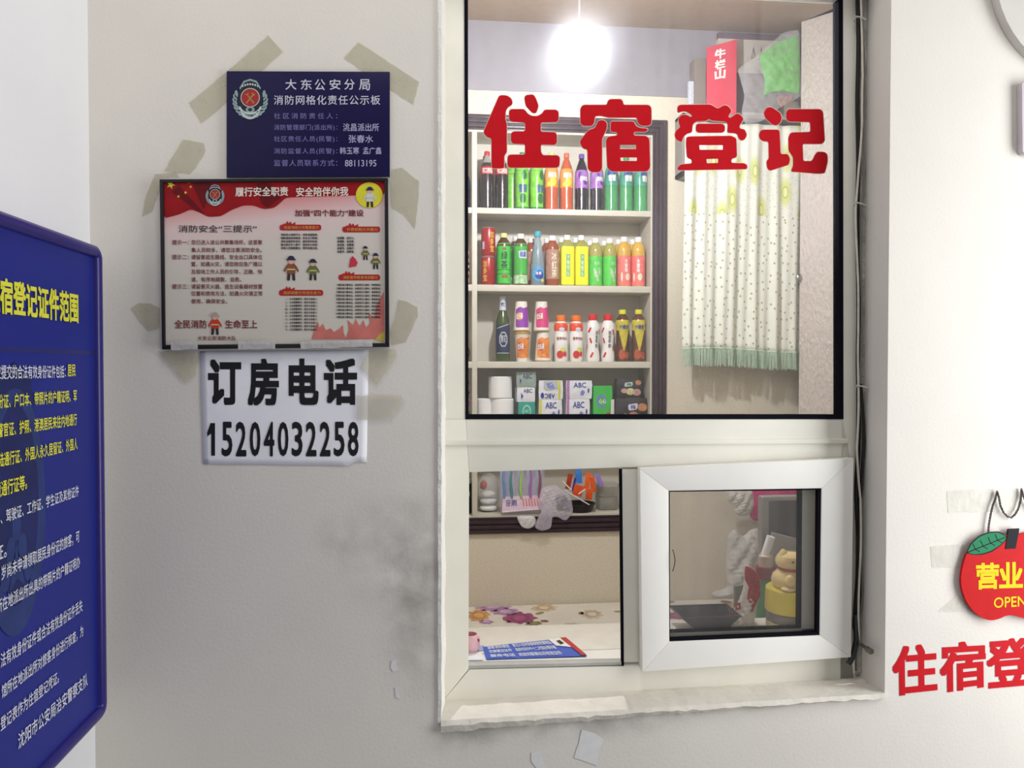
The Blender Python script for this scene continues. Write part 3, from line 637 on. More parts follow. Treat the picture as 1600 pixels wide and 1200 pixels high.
# row 3: beer, cups, milk drinks
Hbe = H_at(785, 464, 3); Rb = .0305
def beer_print(m):
    z = .34*Hbe
    o = ellipse(0, z, .019, .034, 8, a0=.39, a1=.39+6.2832); i = ellipse(0, z, .015, .029, 8, a0=.39, a1=.39+6.2832)
    wrap_shape(m, [o, i], Rb, grow=.0012)
    wrap(m, '雪花', Rb, z-.012, z+.018, .022, grow=.0012, bold=.02)
    wrap_shape(m, [(-.030, .50*Hbe), (-.028, .515*Hbe), (.028, .585*Hbe), (.026, .57*Hbe)], Rb, grow=.0012)
    wrap_shape(m, [(-.030, .135*Hbe), (.030, .135*Hbe), (.030, .125*Hbe), (-.030, .125*Hbe)], Rb, grow=.0012)
bottle('beer_bottle', shelf_pt(785.5, 3), 'dark green beer bottle with silver foil neck and navy label', 'bottle', None, 'beer', Rb, Hbe, mat('green_glass', (58, 78, 36), var=.06, **gl), None, 0, 1,
    [('label', L(.12, .56, 'beer', Rb, Hbe), mat('navy_label', (44, 56, 84), .3, .08, 50), [('marking', beer_print, mat('silver_print', (190, 198, 206), .4))]),
     ('foil', lambda m: m.lathe([(prof_r('beer', t)*Rb+.0008, t*Hbe) for t in (.79, .82, .86, .9, .94, .956, .985)]+[(.38*Rb+.0006, Hbe+.0008), (0, Hbe+.0008)], n=24, close=False), mat('silver_foil', (205, 208, 216), .35, .1, 90), [('foil_print', lambda m: wrap(m, '雪花', .0125, .84*Hbe, .91*Hbe, .014, grow=.0012, bold=.02), M_bprint)])])
hcup = (P(816, 519, YR).z-SZ[3]); M_cupw = mat('white_cup', (232, 226, 214), .4, .03); M_gold2 = mat('gold_lid', (190, 156, 84), .35, .05, metal=.3)
def cup(loc, label, upright, body, accent, script, grp='milk tea cups'):
    root = thing('milk_tea_cup', loc, label, 'cup', grp)
    rb, rtp = .025, .0345
    pr = [(0, 0), (rb, 0), (rb, .004), (rtp-.001, hcup-.012), (rtp, hcup-.010), (rtp, hcup-.002), (rtp-.002, hcup)] if upright else [(rtp-.002, 0), (rtp, .002), (rtp, .010), (rtp-.001, .012), (rb, hcup-.004), (rb, hcup), (0, hcup)]
    def rad(z): return rb+(rtp-rb)*(z/hcup if upright else 1-z/hcup)
    def ts(x, y, l, g=.0008):
        rr = rad(y)+g+l; a = x/rr; return Vector((rr*math.sin(a), -rr*math.cos(a), y))
    m = MB(); m.lathe(pr, n=36, close=False); m.build('body', M_cupw, root, local=True)
    m = MB(); z0, z1 = (hcup-.012, hcup+.0015) if upright else (-.0003, .006)
    m.lathe([(0, z0+.002), (rtp+.001, z0+.002), (rtp+.0014, (z0+z1)/2), (rtp+.001, z1-.001), (0, z1-.001)], n=36); m.build('lid', M_gold2, root, local=True)
    m = MB(); put_shape(m, rounded([(-.030, .016), (.034, .016), (.034, hcup-.02), (.004, hcup-.030), (-.006, hcup-.022), (-.030, hcup-.034)], .008), lambda x, y, l: ts(x, y, l), 0, step=.005); pr_ = m.build('marking', body, root, local=True)
    m = MB(); put_shape(m, ellipse(-.012, hcup*.50, .016, .018), lambda x, y, l: ts(x, y, l, .0013), step=.005); m.build('badge', accent, pr_, local=True)
    m = MB(); put_text(m, script, [(-.026, hcup*.58), (.002, hcup*.62), (.002, hcup*.42), (-.026, hcup*.40)], lambda x, y, l: ts(x, y, l, .0018), .03, step=.005); m.build('lettering', M_wprint, pr_, local=True)
    return root
M_mott = mat('mottled_orange_print', (232, 140, 66), .35, .3, 60); M_pinkp = mat('magenta_print', (214, 66, 130), .35, .12, 50); M_violet = mat('violet_print', (146, 62, 170), .35, .12, 50); M_redp = mat('brick_red_print', (196, 60, 50), .4, .08)
y3 = YR-.012
cup(shelf_pt(816, 3, y3), 'orange milk tea cup standing upright under the purple one', True, M_mott, M_redp, '优乐美')
cup(shelf_pt(814.5, 3, y3)+Vector((0, 0, hcup+.002)), 'purple milk tea cup upside down on top beside the beer bottle', False, M_violet, M_mott, '优乐美')
cup(shelf_pt(848, 3, y3), 'orange milk tea cup upside down at the bottom of the right stack', False, M_mott, M_redp, '优乐美')
cup(shelf_pt(846, 3, y3)+Vector((0, 0, hcup+.002)), 'pink milk tea cup upside down on the right stack', False, M_pinkp, M_redp, '优乐美')
Ho = H_at(876, 493, 3); M_milk = mat('white_bottle', (236, 234, 230), .3, .02, coat=.4); M_ocap = mat('orange_cap', (240, 118, 34), .4, .03)
R3 = .0295
c = bottle('fruit_milk_bottle', shelf_pt(876.5, 3), 'white milk drink bottle with orange cap next to the cups', 'bottle', 'milk drink bottles', 'milk', R3, Ho, M_milk, M_ocap, .68, .875,
    [('label', L(.66, .83, 'milk', R3, Ho), mat('orange_red_label', (232, 84, 40), .35, .06), [('marking', lambda m: wrap_shape(m, ellipse(.0, .69*Ho, .012, .009), R3, kind='milk', H=Ho, grow=.0014), mat('pale_blue_print', (210, 216, 235), .4))]),
     ('lettering', lambda m: wrap(m, '营养快线', R3, .46*Ho, .53*Ho, .046, kind='milk', H=Ho, bold=.015), mat('maroon_print', (150, 52, 62), .4), None),
     ('fruit_marking', lambda m: (wrap_shape(m, ellipse(-.008, .15*Ho, .015, .017), R3), wrap_shape(m, ellipse(.014, .16*Ho, .008, .012), R3)), mat('apple_red_print', (206, 52, 44), .4, .12, 80), [('leaf_marking', lambda m: wrap_shape(m, ellipse(.006, .26*Ho, .013, .010), R3, grow=.0014), mat('yellow_green_print', (206, 208, 110), .4))])])
dup(c, shelf_pt(900.5, 3), 'white milk drink bottle with orange cap next to the red capped bottles', .12)
Hr = H_at(926, 491, 3)
M_rcap = mat('bright_red_cap', (212, 38, 44), .4, .03); M_nut = mat('peanut_red_print', (196, 44, 48), .4, .06)
def nuts(m):
    for x, z, r_ in ((-.020, .66, .5), (-.016, .44, -.3), (-.010, .14, .45), (.030, .62, -.2), (.034, .28, .2), (-.042, .3, .1), (.052, .48, .2)):
        p = []
        for i in range(20):
            a = 2*math.pi*i/20; rr = .0065+.0022*math.cos(2*a); q = (rr*math.sin(a)*.95, (rr+.0045)*math.cos(a)); p.append((x+q[0]*math.cos(r_)+q[1]*math.sin(r_), z*Hr-q[0]*math.sin(r_)+q[1]*math.cos(r_)))
        wrap_shape(m, p, R3, kind='peanut', H=Hr, grow=.0008)
c = bottle('peanut_milk_bottle', shelf_pt(926.5, 3), 'white bottle with red peanuts and red cap beside the orange capped ones', 'bottle', 'milk drink bottles', 'peanut', R3, Hr, M_milk, M_rcap, .62, .86,
    [('peanut_marking', nuts, M_nut, None), ('lettering', lambda m: wrap(m, '花生牛奶', R3, .28*Hr, .64*Hr, .014, ang=.45, bold=.02, vertical=True, kind='peanut', H=Hr), M_kprint, None)])
dup(c, shelf_pt(950, 3), 'white bottle with red peanuts and red cap beside the yellow capped ones', -.35)
Hl = H_at(970, 484, 3)
M_icet = mat('dark_lemon_tea', (92, 52, 28), var=.1, **gl); M_lem = mat('yellow_olive_label', (196, 182, 60), .35, .25, 45)
c = bottle('lemon_tea_bottle', shelf_pt(973, 3, YR+.012), 'yellow capped lemon tea bottle behind the red capped ones', 'bottle', 'milk drink bottles', 'tea', R3, Hl, M_icet, mat('yellow_cap', (230, 222, 50), .4), .52, .915,
    [('label', L(.60, .80, 'tea', R3, Hl), M_lem, [('lettering', lambda m: wrap(m, '柠檬茶', R3, .62*Hl, .70*Hl, .04, kind='tea', H=Hl, bold=.02), M_bprint)]),
     ('v_print', lambda m: wrap_shape(m, [(-.024, .6*Hl), (.024, .6*Hl), (.003, .22*Hl), (-.003, .22*Hl)], R3, kind='tea', H=Hl), M_lem, None),
     ('fruit_marking', lambda m: (wrap_shape(m, ellipse(-.008, .14*Hl, .016, .022), R3, kind='tea', H=Hl), wrap_shape(m, ellipse(.016, .12*Hl, .012, .016), R3, kind='tea', H=Hl)), mat('rust_print', (176, 84, 50), .4, .25, 60), None)])
dup(c, shelf_pt(998, 3), 'yellow capped lemon tea bottle at the right end of its shelf', -.1)

# ------------------------------------------------------------------ lower shelves: paper rolls, tissue packs, snack bags
M_paper = mat('tissue_paper', (238, 238, 238), .9, .02, 80, bump=.2, bscale=120); M_wrapf = film('clear_wrap', (225, 228, 230), .22, .12, .6, bump=.6)
def roll(px, y, z, label, h=.098, r=.054):
    root = thing('paper_roll', (P(px, 400, y).x, y, z), label, 'paper roll', 'toilet paper rolls')
    m = MB(); m.lathe([(.018, .002), (r-.003, 0), (r, .004), (r, h-.004), (r-.003, h), (.018, h-.002), (.018, .002)], n=40, close=False); m.build('roll', M_paper, root, local=True)
    m = MB(); m.lathe([(.0175, .003), (.0175, h-.003)], n=24, close=False); m.build('core_tube', mat('cardboard', (176, 150, 118), .8, .05), root, local=True)
    return root
zr = SZ[4]+.001
ry = YB+.075
hr = (P(782, 622.5, ry).z-zr)
roll(784.5, ry, zr, 'white paper roll under the taller stack beside the teal packs', hr, .050)
top_r = roll(781.5, ry, zr+hr+.001, 'white paper roll on top of the stack', P(782, 588, ry).z-P(782, 622, ry).z, .051)
roll(757.5, ry+.01, zr, 'single white paper roll by the divider at the far left', hr, .034)
def soft_pack(name, px0, px1, z0, h, y0, y1, label, cat, group, body, prints, rot=0, bulge=.004, parent_name='wrapper'):
    xa = P(px0, 400, y0).x; xb = P(px1, 400, y0).x; w = xb-xa
    root = thing(name, ((xa+xb)/2, y0, z0), label, cat, group); root.rotation_euler = (0, 0, rot)
    bm = bmesh.new(); bmesh.ops.create_cube(bm, size=1); d = y1-y0
    for v in bm.verts: v.co = Vector((v.co.x*w, (v.co.y+.5)*d, (v.co.z+.5)*h))
    bmesh.ops.subdivide_edges(bm, edges=bm.edges[:], cuts=5, use_grid_fill=True)
    rnd = random.Random(len(label)*7+int(px0))
    for v in bm.verts:
        u = v.co.x/(w/2); t = v.co.z/h*2-1
        v.co.y += -bulge*(1-u*u)*(1-t*t)*(1 if v.co.y < d/2 else -1)
        v.co.x *= 1-.03*(t*t); v.co.x += rnd.uniform(-.0006, .0006); v.co.z += rnd.uniform(-.0004, .0004)*(v.co.z > .002)
    m = MB(); m.addbm(bm); b_ = m.build(parent_name, body, root, local=True, ang=50)
    def to3(x, y, l):
        u = x*2-1; t = 1-2*y; return Vector((u*w/2*(1-.03*t*t), -bulge*(1-u*u)*(1-t*t)-.0012-l, (t+1)/2*h))
    for nm, fn, mm in prints:
        q = MB(); fn(q, to3); q.build(nm, mm, b_, local=True)
    return root
def rect(x0, x1, y0, y1): return [(x0, y0), (x1, y0), (x1, y1), (x0, y1)]
def sh(pts, st=.12): return lambda q, t3: put_shape(q, pts, t3, 0, 0, st)
def tx(s, x0, x1, y0, y1, bold=.02, flip=False, lift=.0004):
    return lambda q, t3: put_text(q, s, [(x1, y1), (x0, y1), (x0, y0), (x1, y0)] if flip else box4(x0, x1, y0, y1), t3, bold, 0, lift, step=.12)
M_packw = mat('white_pack', (224, 226, 232), .3, .05, 40, bump=.3, bscale=50); M_packg = mat('grey_green_pack', (150, 168, 158), .3, .12, 40, bump=.3, bscale=50); M_teal = mat('teal_pack', (40, 158, 138), .3, .08, 40)
M_ystrip = mat('yellow_green_strip', (206, 208, 60), .4, .05); M_pstrip = mat('mauve_strip', (176, 110, 176), .4, .05); M_lblue = mat('periwinkle_print', (120, 128, 196), .4, .05)
def h4(a, b_, y=YB+.03): return P(830, a, y).z-P(830, b_, y).z
y4 = YB+.03
ht = h4(582, 606); zt2 = P(823, 628, y4).z
zbase = SZ[4]+.001; ht3 = zt2-zbase
soft_pack('tissue_pack', 810, 836, zbase, ht3-.001, y4, y4+.07, 'teal green pack at the bottom of the narrow stack', 'pack', 'tissue packs', M_teal, [('marking', sh([ellipse(.5, .45, .26, .32), ellipse(.5, .45, .2, .25)]), mat('pale_teal_print', (170, 214, 200), .4)), ('lettering', tx('ABC', .34, .66, .36, .52), mat('pale_teal_print', (170, 214, 200), .4))])
ht2 = P(823, 605, y4).z-zt2
soft_pack('tissue_pack', 808, 836.5, zt2, ht2-.001, y4, y4+.07, 'small white pack with dark lettering, middle of the narrow stack', 'pack', 'tissue packs', M_packw, [('lettering', tx('ABC', .34, .82, .1, .36), mat('slate_print', (70, 78, 110), .4)), ('marking', sh([(.2, .35), (.34, .6), (.22, .85)]), M_bprint)], .04)
soft_pack('tissue_pack', 807, 837.5, P(823, 605, y4).z, ht-.001, y4, y4+.07, 'grey green pack with dark lettering, topmost of the narrow stack', 'pack', 'tissue packs', M_packg, [('lettering', tx('ABC', .32, .78, .12, .42), mat('slate_print', (70, 78, 110), .4)), ('marking', sh([(.16, .4), (.26, .55), (.18, .8)]), M_bprint)], -.05)
def abc(px0, px1, z0, h, label, strip, left, flip):
    sx = rect(.02, .12, .0, 1) if left else rect(.80, .90, .0, 1)
    pr = [('strip', sh(sx), strip), ('lettering', tx('ABC', .24, .66, .70, .94, flip=True) if flip else tx('ABC', .28, .76, .12, .38), M_bprint),
          ('motif', sh([(.55, .62), (.62, .5), (.72, .62), (.66, .82), (.54, .8)] if not flip else [(.3, .15), (.55, .1), (.66, .4), (.5, .5), (.36, .4)]), M_lblue), ('small_motif', sh([(.84, .4), (.9, .5), (.86, .72), (.82, .6)] if not flip else ellipse(.14, .8, .07, .16)), M_bprint)]
    if flip: pr.append(('grey_panel', sh([(.2, .02), (.78, .02), (.78, .45), (.3, .55), (.2, .4)]), mat('grey_panel', (176, 182, 180), .4, .05)))
    return soft_pack('pad_pack', px0, px1, z0, h-.001, y4-.006, y4+.075, label, 'pack', 'square white packs', M_packw, pr, 0)
zm = P(860, 624, y4).z
abc(842, 878.5, zbase, zm-zbase, 'white square pack with yellow strip at its left edge, below the upside-down one', M_ystrip, True, False)
abc(842, 880, zm, h4(594, 624), 'white square pack lying upside down with yellow strip at right', M_ystrip, False, True)
abc(885, 922, zbase, P(905, 623, y4).z-zbase, 'white square pack with mauve strip, lower of the pair by the green box', M_pstrip, True, False)
abc(885, 925.5, P(905, 623, y4).z, h4(594, 623), 'white square pack with mauve strip, upper of the pair by the green box', M_pstrip, True, False)
soft_pack('carton', 927.5, 957.5, zbase, P(940, 603, y4).z-zbase, y4, y4+.06, 'bright green box beside the white packs', 'box', None, mat('bright_green_carton', (62, 186, 76), .4, .08, 30), [('emblem', sh([ellipse(.42, .42, .26, .19), ellipse(.44, .43, .18, .12)]), M_lblue), ('lettering', tx('心心', .3, .66, .36, .48), M_wprint), ('small_print', sh([(.16, .8), (.36, .84), (.3, .9), (.16, .92)]), M_wprint), ('fruit_marking', sh(ellipse(.78, .82, .13, .1)), M_redp)], bulge=.0005, parent_name='carton_body')
M_blackbag = mat('black_snack_bag', (44, 40, 44), .28, .2, 40, spec=.6, bump=.4, bscale=40)
def snack(px0, px1, z0, h, y0, label, fl):
    pr = [('mark', sh(rounded([(.30, .20), (.62, .16), (.6, .38), (.28, .42)] if not fl else [(.38, .26), (.70, .2), (.66, .48), (.40, .52)], .08)), mat('pale_mint_print', (176, 204, 190), .4) if not fl else mat('lilac_print', (206, 205, 232), .4)),
          ('lettering', tx('梅', .38, .56, .22, .36) if not fl else tx('梅', .46, .62, .27, .46), mat('slate_print', (70, 78, 110), .4))]
    for i, (x, y, r, c) in enumerate(((.28, .62, .12, 0), (.52, .66, .17, 1), (.78, .7, .17, 2), (.84, .2, .12, 3)) if not fl else ((.3, .78, .13, 2), (.55, .72, .15, 3), (.82, .8, .12, 0), (.84, .38, .16, 3))):
        pr.append(('dried_fruit_marking', sh(ellipse(x, y, r, r*1.05)), [mat('dusty_pink_print', (196, 152, 146), .4, .2, 90), mat('pale_lime_print', (204, 206, 150), .4, .2, 90), mat('dusty_pink_print', (196, 152, 146), .4), mat('tan_print', (190, 130, 92), .4, .2, 90)][c]))
    return soft_pack('snack_bag', px0, px1, z0, h-.001, y0, y0+.05, label, 'snack bag', 'black snack bags', M_blackbag, pr, bulge=.010, parent_name='bag')
zsn = P(985, 622, y4).z
snack(962, 1012, zbase, zsn-zbase, y4, 'black snack bag with pink fruit picture, lower of two at the right end', True)
snack(964, 1004, zsn, h4(591, 622), y4, 'black snack bag with pale green picture, upper of two at the right end', False)
soft_pack('paper_card', 955.5, 961, zbase, P(958, 624, y4).z-zbase, y4-.012, y4-.008, 'narrow white card slotted between green box and black bags', 'card', None, M_whitepl, [], .5, 0, 'card')
# left compartment odds and ends
def small_bag(px, k, h, label, m, cat='packet', w=.04, y=YR-.03, blobs=None, z=0):
    c = Vector((P(px, 400, y).x, y, SZ[k]+.001+z)); root = thing('snack_packet', c, label, cat, 'packets left of the divider')
    q = MB(); q.blob((0, .02, h/2), (w/2, .018, h/2), noise=.05, seed=int(px)+k); q.build('packet', m, root, local=True)
    for i, (zz, mm, r) in enumerate(blobs or []):
        q = MB(); q.blob((w*.22, .002, h*zz), (r, r*.5, r), sub=2); q.build('bead', mm, root, local=True)
    return root
M_brn = mat('brown_packet', (92, 56, 50), .35, .3, 60); M_bead2 = mat('rosy_sweet', (196, 140, 126), .3, .15, 60)
small_bag(726.5, 2, .155, 'dark packet of rosy sweets left of the divider on the middle shelf', M_brn, blobs=[(.86, M_bead2, .012), (.66, M_bead2, .012), (.5, mat('pale_print', (196, 190, 205), .5), .010), (.32, M_bead2, .012), (.12, M_bead2, .013)])
small_bag(727, 3, .075, 'small brown bundle left of the divider beside the beer bottle', M_brn, blobs=[(.5, M_bead2, .006)])
small_bag(725.5, 4, .022, 'dark green packet at the bottom of the left compartment pile', mat('dark_green_packet', (60, 84, 60), .3, .2), w=.045, z=0)
small_bag(725.5, 4, .035, 'green shiny packet under the magenta one', mat('green_packet', (50, 132, 70), .25, .25, 60), w=.046, z=.023)
small_bag(725, 4, .045, 'magenta shiny packet left of the white paper rolls', mat('magenta_packet', (196, 84, 186), .25, .2, 60), w=.048, z=.059)
small_bag(725.5, 4, .04, 'dark red packet above the magenta one', mat('dark_red_packet', (112, 44, 44), .25, .25, 60), w=.044, z=.105)
small_bag(725.5, 4, .05, 'clear grey packet topmost of the left pile', mat('grey_packet', (150, 146, 146), .2, .3, 60), w=.04, z=.146)
bottle('green_bottle', shelf_pt(725.5, 5, YR), 'dark green bottle with white label at the lower left of the opening', 'bottle', None, 'beer', .029, .21, mat('deep_green_plastic', (22, 58, 48), var=.1, **gl), None, 0, 1,
    [('label', lambda m: band(m, 'beer', .029, .21, .62, .98, .0008), M_whitepl, None), ('badge', lambda m: wrap_shape(m, ellipse(.010, .085, .012, .018), .029), M_wprint, [('marking', lambda m: wrap(m, '茶', .029, .077, .092, .012, ang=.34, grow=.0018), M_kprint)])])

# bottom shelf, behind the lower opening
y5 = YB+.03; z5 = SZ[5]+.001
def pt5(px, py, y=y5): return P(px, py, y)
root = thing('bag_of_rolls', (pt5(765, 800).x, y5+.06, z5), 'clear plastic bag of small white rolls beside the toothbrush pack', 'bag')
for i, (zz, rr) in enumerate(((.016, .040), (.046, .038), (.076, .030))):
    m = MB(); m.blob((0, 0, zz), (rr, .032, .0145), noise=.03, seed=i); m.build('white_roll', M_paper, root, local=True)
m = MB(); m.blob((0, 0, .085), (.046, .038, .084), noise=.06, seed=4, sub=4); m.build('bag', M_wrapf, root, local=True)
m = MB(); m.blob((-.02, .03, .11), (.016, .012, .02), noise=.05); tag(m.build('sweet', M_redp, root, local=True), 'red packet inside the bag')
tb = thing('toothbrush_pack', (pt5(815, 800).x, y5-.02, z5), 'opened pack of coloured toothbrushes with pink and white card', 'toothbrush pack')
X = lambda px: pt5(px, 790).x-tb.location.x
Z = lambda py: pt5(815, py, y5-.02).z-z5
m = MB(); m.prism([Vector((X(783), -.02, Z(799))), Vector((X(846), -.02, Z(795))), Vector((X(848), .0, Z(774))), Vector((X(785), .0, Z(776)))], [Vector((X(783), .0, Z(800))), Vector((X(846), .0, Z(797))), Vector((X(848), .02, Z(775))), Vector((X(785), .02, Z(777)))])
m.build('card', mat('pink_white_card', (226, 206, 220), .35, .1, 60), tb, local=True)
def tcard(x, y, l):
    u = (x-783)/64.; t = (797-y)/22.; return Vector((X(x), -.0215-l+.02*max(0, min(1, t)), Z(y)))
m = MB(); put_text(m, '牙刷', [(789, 781), (806, 780), (806, 789), (789, 790)], tcard, .02); m.build('lettering', mat('indigo_print', (86, 84, 140), .4), tb, local=True)
m = MB()
for k in range(6):
    x = 815+k*4.4; put_shape(m, [(x, 779), (x+2, 779), (x+3.4, 790), (x+1.2, 790)], tcard)
m.build('stripe', mat('coral_print', (226, 118, 108), .4), tb, local=True)
hz = Z(738)-Z(777)
for k, (px, cc) in enumerate(((787, 'sky blue'), (798, 'teal'), (813, 'lime'), (828, 'mauve'), (842, 'maroon'))):
    c = {'sky blue': (96, 150, 206), 'teal': (24, 140, 140), 'lime': (176, 220, 50), 'mauve': (170, 96, 178), 'maroon': (140, 60, 70)}[cc]
    m = MB(); m.box(X(px)-.017, X(px)+.012, .004, .007, Z(777), Z(720)); m.build('backing_card', mat('pale_blue_card', (170, 186, 208), .4, .12, 60), tb, local=True)
    m = MB(); m.tube([Vector((X(px)+.003*math.sin(t*1.1+k), -.004, Z(778)+(Z(715)-Z(778))*t/8)) for t in range(9)], [.005, .006, .0065, .006, .005, .0045, .004, .0036, .004], 10)
    tag(m.build('toothbrush', mat(cc.replace(' ', '_')+'_plastic', c, .25, .05, coat=.5), tb, local=True), cc+' toothbrush')
m = MB(); m.box(X(780), X(850), -.018, .016, .0, Z(720)*1.0, .006); m.build('sleeve', film('lilac_film', (214, 196, 226), .16, .12, .6, bump=.5), tb, local=True)
def crumple(name, pts, y, depth, seed, m, parent=None, label=None, cat=None, n=26, amp=1.0):
    """crumpled plastic sheet bag: closed, pillowy, wrinkled; outline given as seen at depth y"""
    rnd = random.Random(seed); out = rounded(pts, 6, 3); v, f = fill2d([[(p[0], p[1]) for p in out]])
    xs = [p[0] for p in pts]; st = (max(xs)-min(xs))/n; v, f = slice2d(v, f, st); v, f = slice2d(v, f, st, True)
    O = [Vector(p) for p in out]
    def dist(p):
        p = Vector(p); best = 1e9
        for i in range(len(O)):
            a = O[i-1]; e = O[i]-a; t = max(0, min(1, (p-a).dot(e)/max(e.length_squared, 1e-9))); best = min(best, (p-a-e*t).length)
        return best
    sc = max(dist(p) for p in v) or 1; ph = [rnd.uniform(0, 6.28) for _ in range(8)]; k = 6.28/(max(xs)-min(xs))
    q = MB()
    for sgn in (-1, 1):
        vs = []
        for p in v:
            d = math.sqrt(min(1, dist(p)/sc)); w = abs(math.sin(k*(1.7*p[0]+1.1*p[1])+ph[0]))*.5+abs(math.sin(k*(3.1*p[0]-2.3*p[1])+ph[1]))*.35+abs(math.sin(k*(5.2*p[1]+1.9*p[0])+ph[2]))*.25
            vs.append(P(p[0], p[1], y)+Vector((0, sgn*depth*d*(.35+.65*w*amp), 0)))
        q.add(vs, f)
    o = q.build(name, m, parent, ang=80)
    if label: tag(o, label, cat)
    return o
pb = thing('plastic_bag', pt5(855, 825, YB-.03), 'crumpled lilac clear plastic bag hanging over the cabinet edge', 'bag')
M_lilac = film('lilac_bag', (222, 214, 232), .40, .10, .7, bump=.8, bscale=60)
crumple('bag', [(846, 762), (868, 757), (892, 775), (896, 800), (884, 815), (868, 806), (858, 812), (845, 800), (842, 780)], YB-.035, .022, 3, M_lilac, pb)
crumple('bag_flap', [(852, 790), (866, 786), (861, 826), (846, 830), (834, 824), (842, 806)], YB-.040, .010, 5, M_lilac, pb)
crumple('bag_corner', [(806, 806), (836, 806), (838, 818), (828, 827), (815, 824)], YB-.036, .010, 6, film('white_film', (236, 236, 238), .7, .12, .6, bump=.6), pb)
crumple('green_packet', [(868, 775), (884, 772), (890, 790), (884, 800), (870, 798)], YB-.03, .010, 7, mat('dark_green_packet', (60, 84, 60), .3, .2), pb)
hold = thing('tray_of_sachets', (pt5(907, 798).x, y5+.03, z5), 'black bowl of orange and blue sachets with white sticks', 'bowl')
m = MB(); m.lathe([(0, 0), (.055, 0), (.072, .035), (.070, .036), (.054, .004), (0, .004)], n=32, close=False); m.build('bowl', mat('black_plastic', (34, 30, 30), .35, .1), hold, local=True)
for k, (px, py, w, h, c, rz) in enumerate(((889, 752, 6, 14, (170, 62, 40), .2), (904, 744, 7, 13, (70, 130, 216), -.1), (903, 766, 12, 10, (226, 88, 44), .3), (918, 752, 6, 16, (236, 104, 50), .15), (926, 757, 6, 14, (220, 96, 44), -.1), (920, 772, 8, 10, (224, 92, 40), .1), (897, 757, 3, 13, (60, 60, 150), .2), (936, 750, 6, 12, (150, 130, 200), -.4))):
    o_ = pt5(px, py, y5+.015)-hold.location; w_ = w*.0018; h_ = h*.0024; m = MB()
    m.box(-w_, w_, -.004-.002*(k % 3), .0-.002*(k % 3), -h_, h_, .0012)
    R_ = Matrix.Rotation(rz, 3, 'Y'); m.v = [R_ @ v+o_ for v in m.v]
    m.build('sachet', mat('sachet_%d_%d_%d' % c, c, .3, .12, 80), hold, local=True)
for a, e_ in (((879, 752), (893, 766)), ((882, 766), (921, 789)), ((904, 772), (915, 764))):
    m = MB(); m.tube([pt5(*a, y5-.012)-hold.location, pt5(*e_, y5-.015)-hold.location], .0028, 8); m.build('stick', M_whitepl, hold, local=True)
jar = thing('clear_tub', (pt5(954, 800).x, y5+.075, z5), 'clear plastic tub with lid at the right end of the bottom shelf', 'tub')
hj = pt5(947, 757, y5+.03).z-z5
m = MB(); m.lathe([(0, 0), (.042, 0), (.046, .004), (.046, hj*.48), (.044, hj*.5), (.047, hj*.53), (.047, hj*.92)], n=36, sq=5, close=False); m.build('tub', film('frosted_plastic', (176, 174, 166), .5, .15, .6), jar, local=True)
m = MB(); m.lathe([(0, hj*.92), (.049, hj*.92), (.049, hj), (0, hj)], n=36, sq=5, close=False); m.build('lid', film('frosted_lid', (190, 188, 180), .7, .2), jar, local=True)
m = MB(); m.blob((0, 0, hj*.25), (.04, .04, hj*.22), noise=.08); m.build('contents', mat('greyish_contents', (150, 148, 136), .6, .25, 60), jar, local=True)

# ------------------------------------------------------------------ wall shelf, curtain and what stands on it
YW = 1.80
wx0 = P(1066, 230, YW).x; wx1 = 1.74; wz1 = P(1066, 176, YW).z; wz0 = P(1066, 272, YW).z
ws = thing('wall_shelf', ((wx0+wx1)/2, (YW+YB)/2, wz0), 'grey wall shelf at the right with a curtain hung over its front', 'shelf')
M_greyb = mat('grey_board', (150, 144, 138), .6, .06, 30)
for nm, q in (('side_panel', (wx0, wx0+.015, YW, YB-.001, wz0, wz1)), ('side_panel', (wx1-.015, wx1, YW, YB-.001, wz0, wz1)), ('top_board', (wx0, wx1, YW, YB-.001, wz1-.015, wz1)), ('bottom_board', (wx0, wx1, YW, YB-.001, wz0, wz0+.015))):
    MB().box(*q, .001).build(nm, M_greyb, ws)
yc = YW-.012
cm = mat('curtain_cloth', (232, 234, 222), .75, .03, 30)
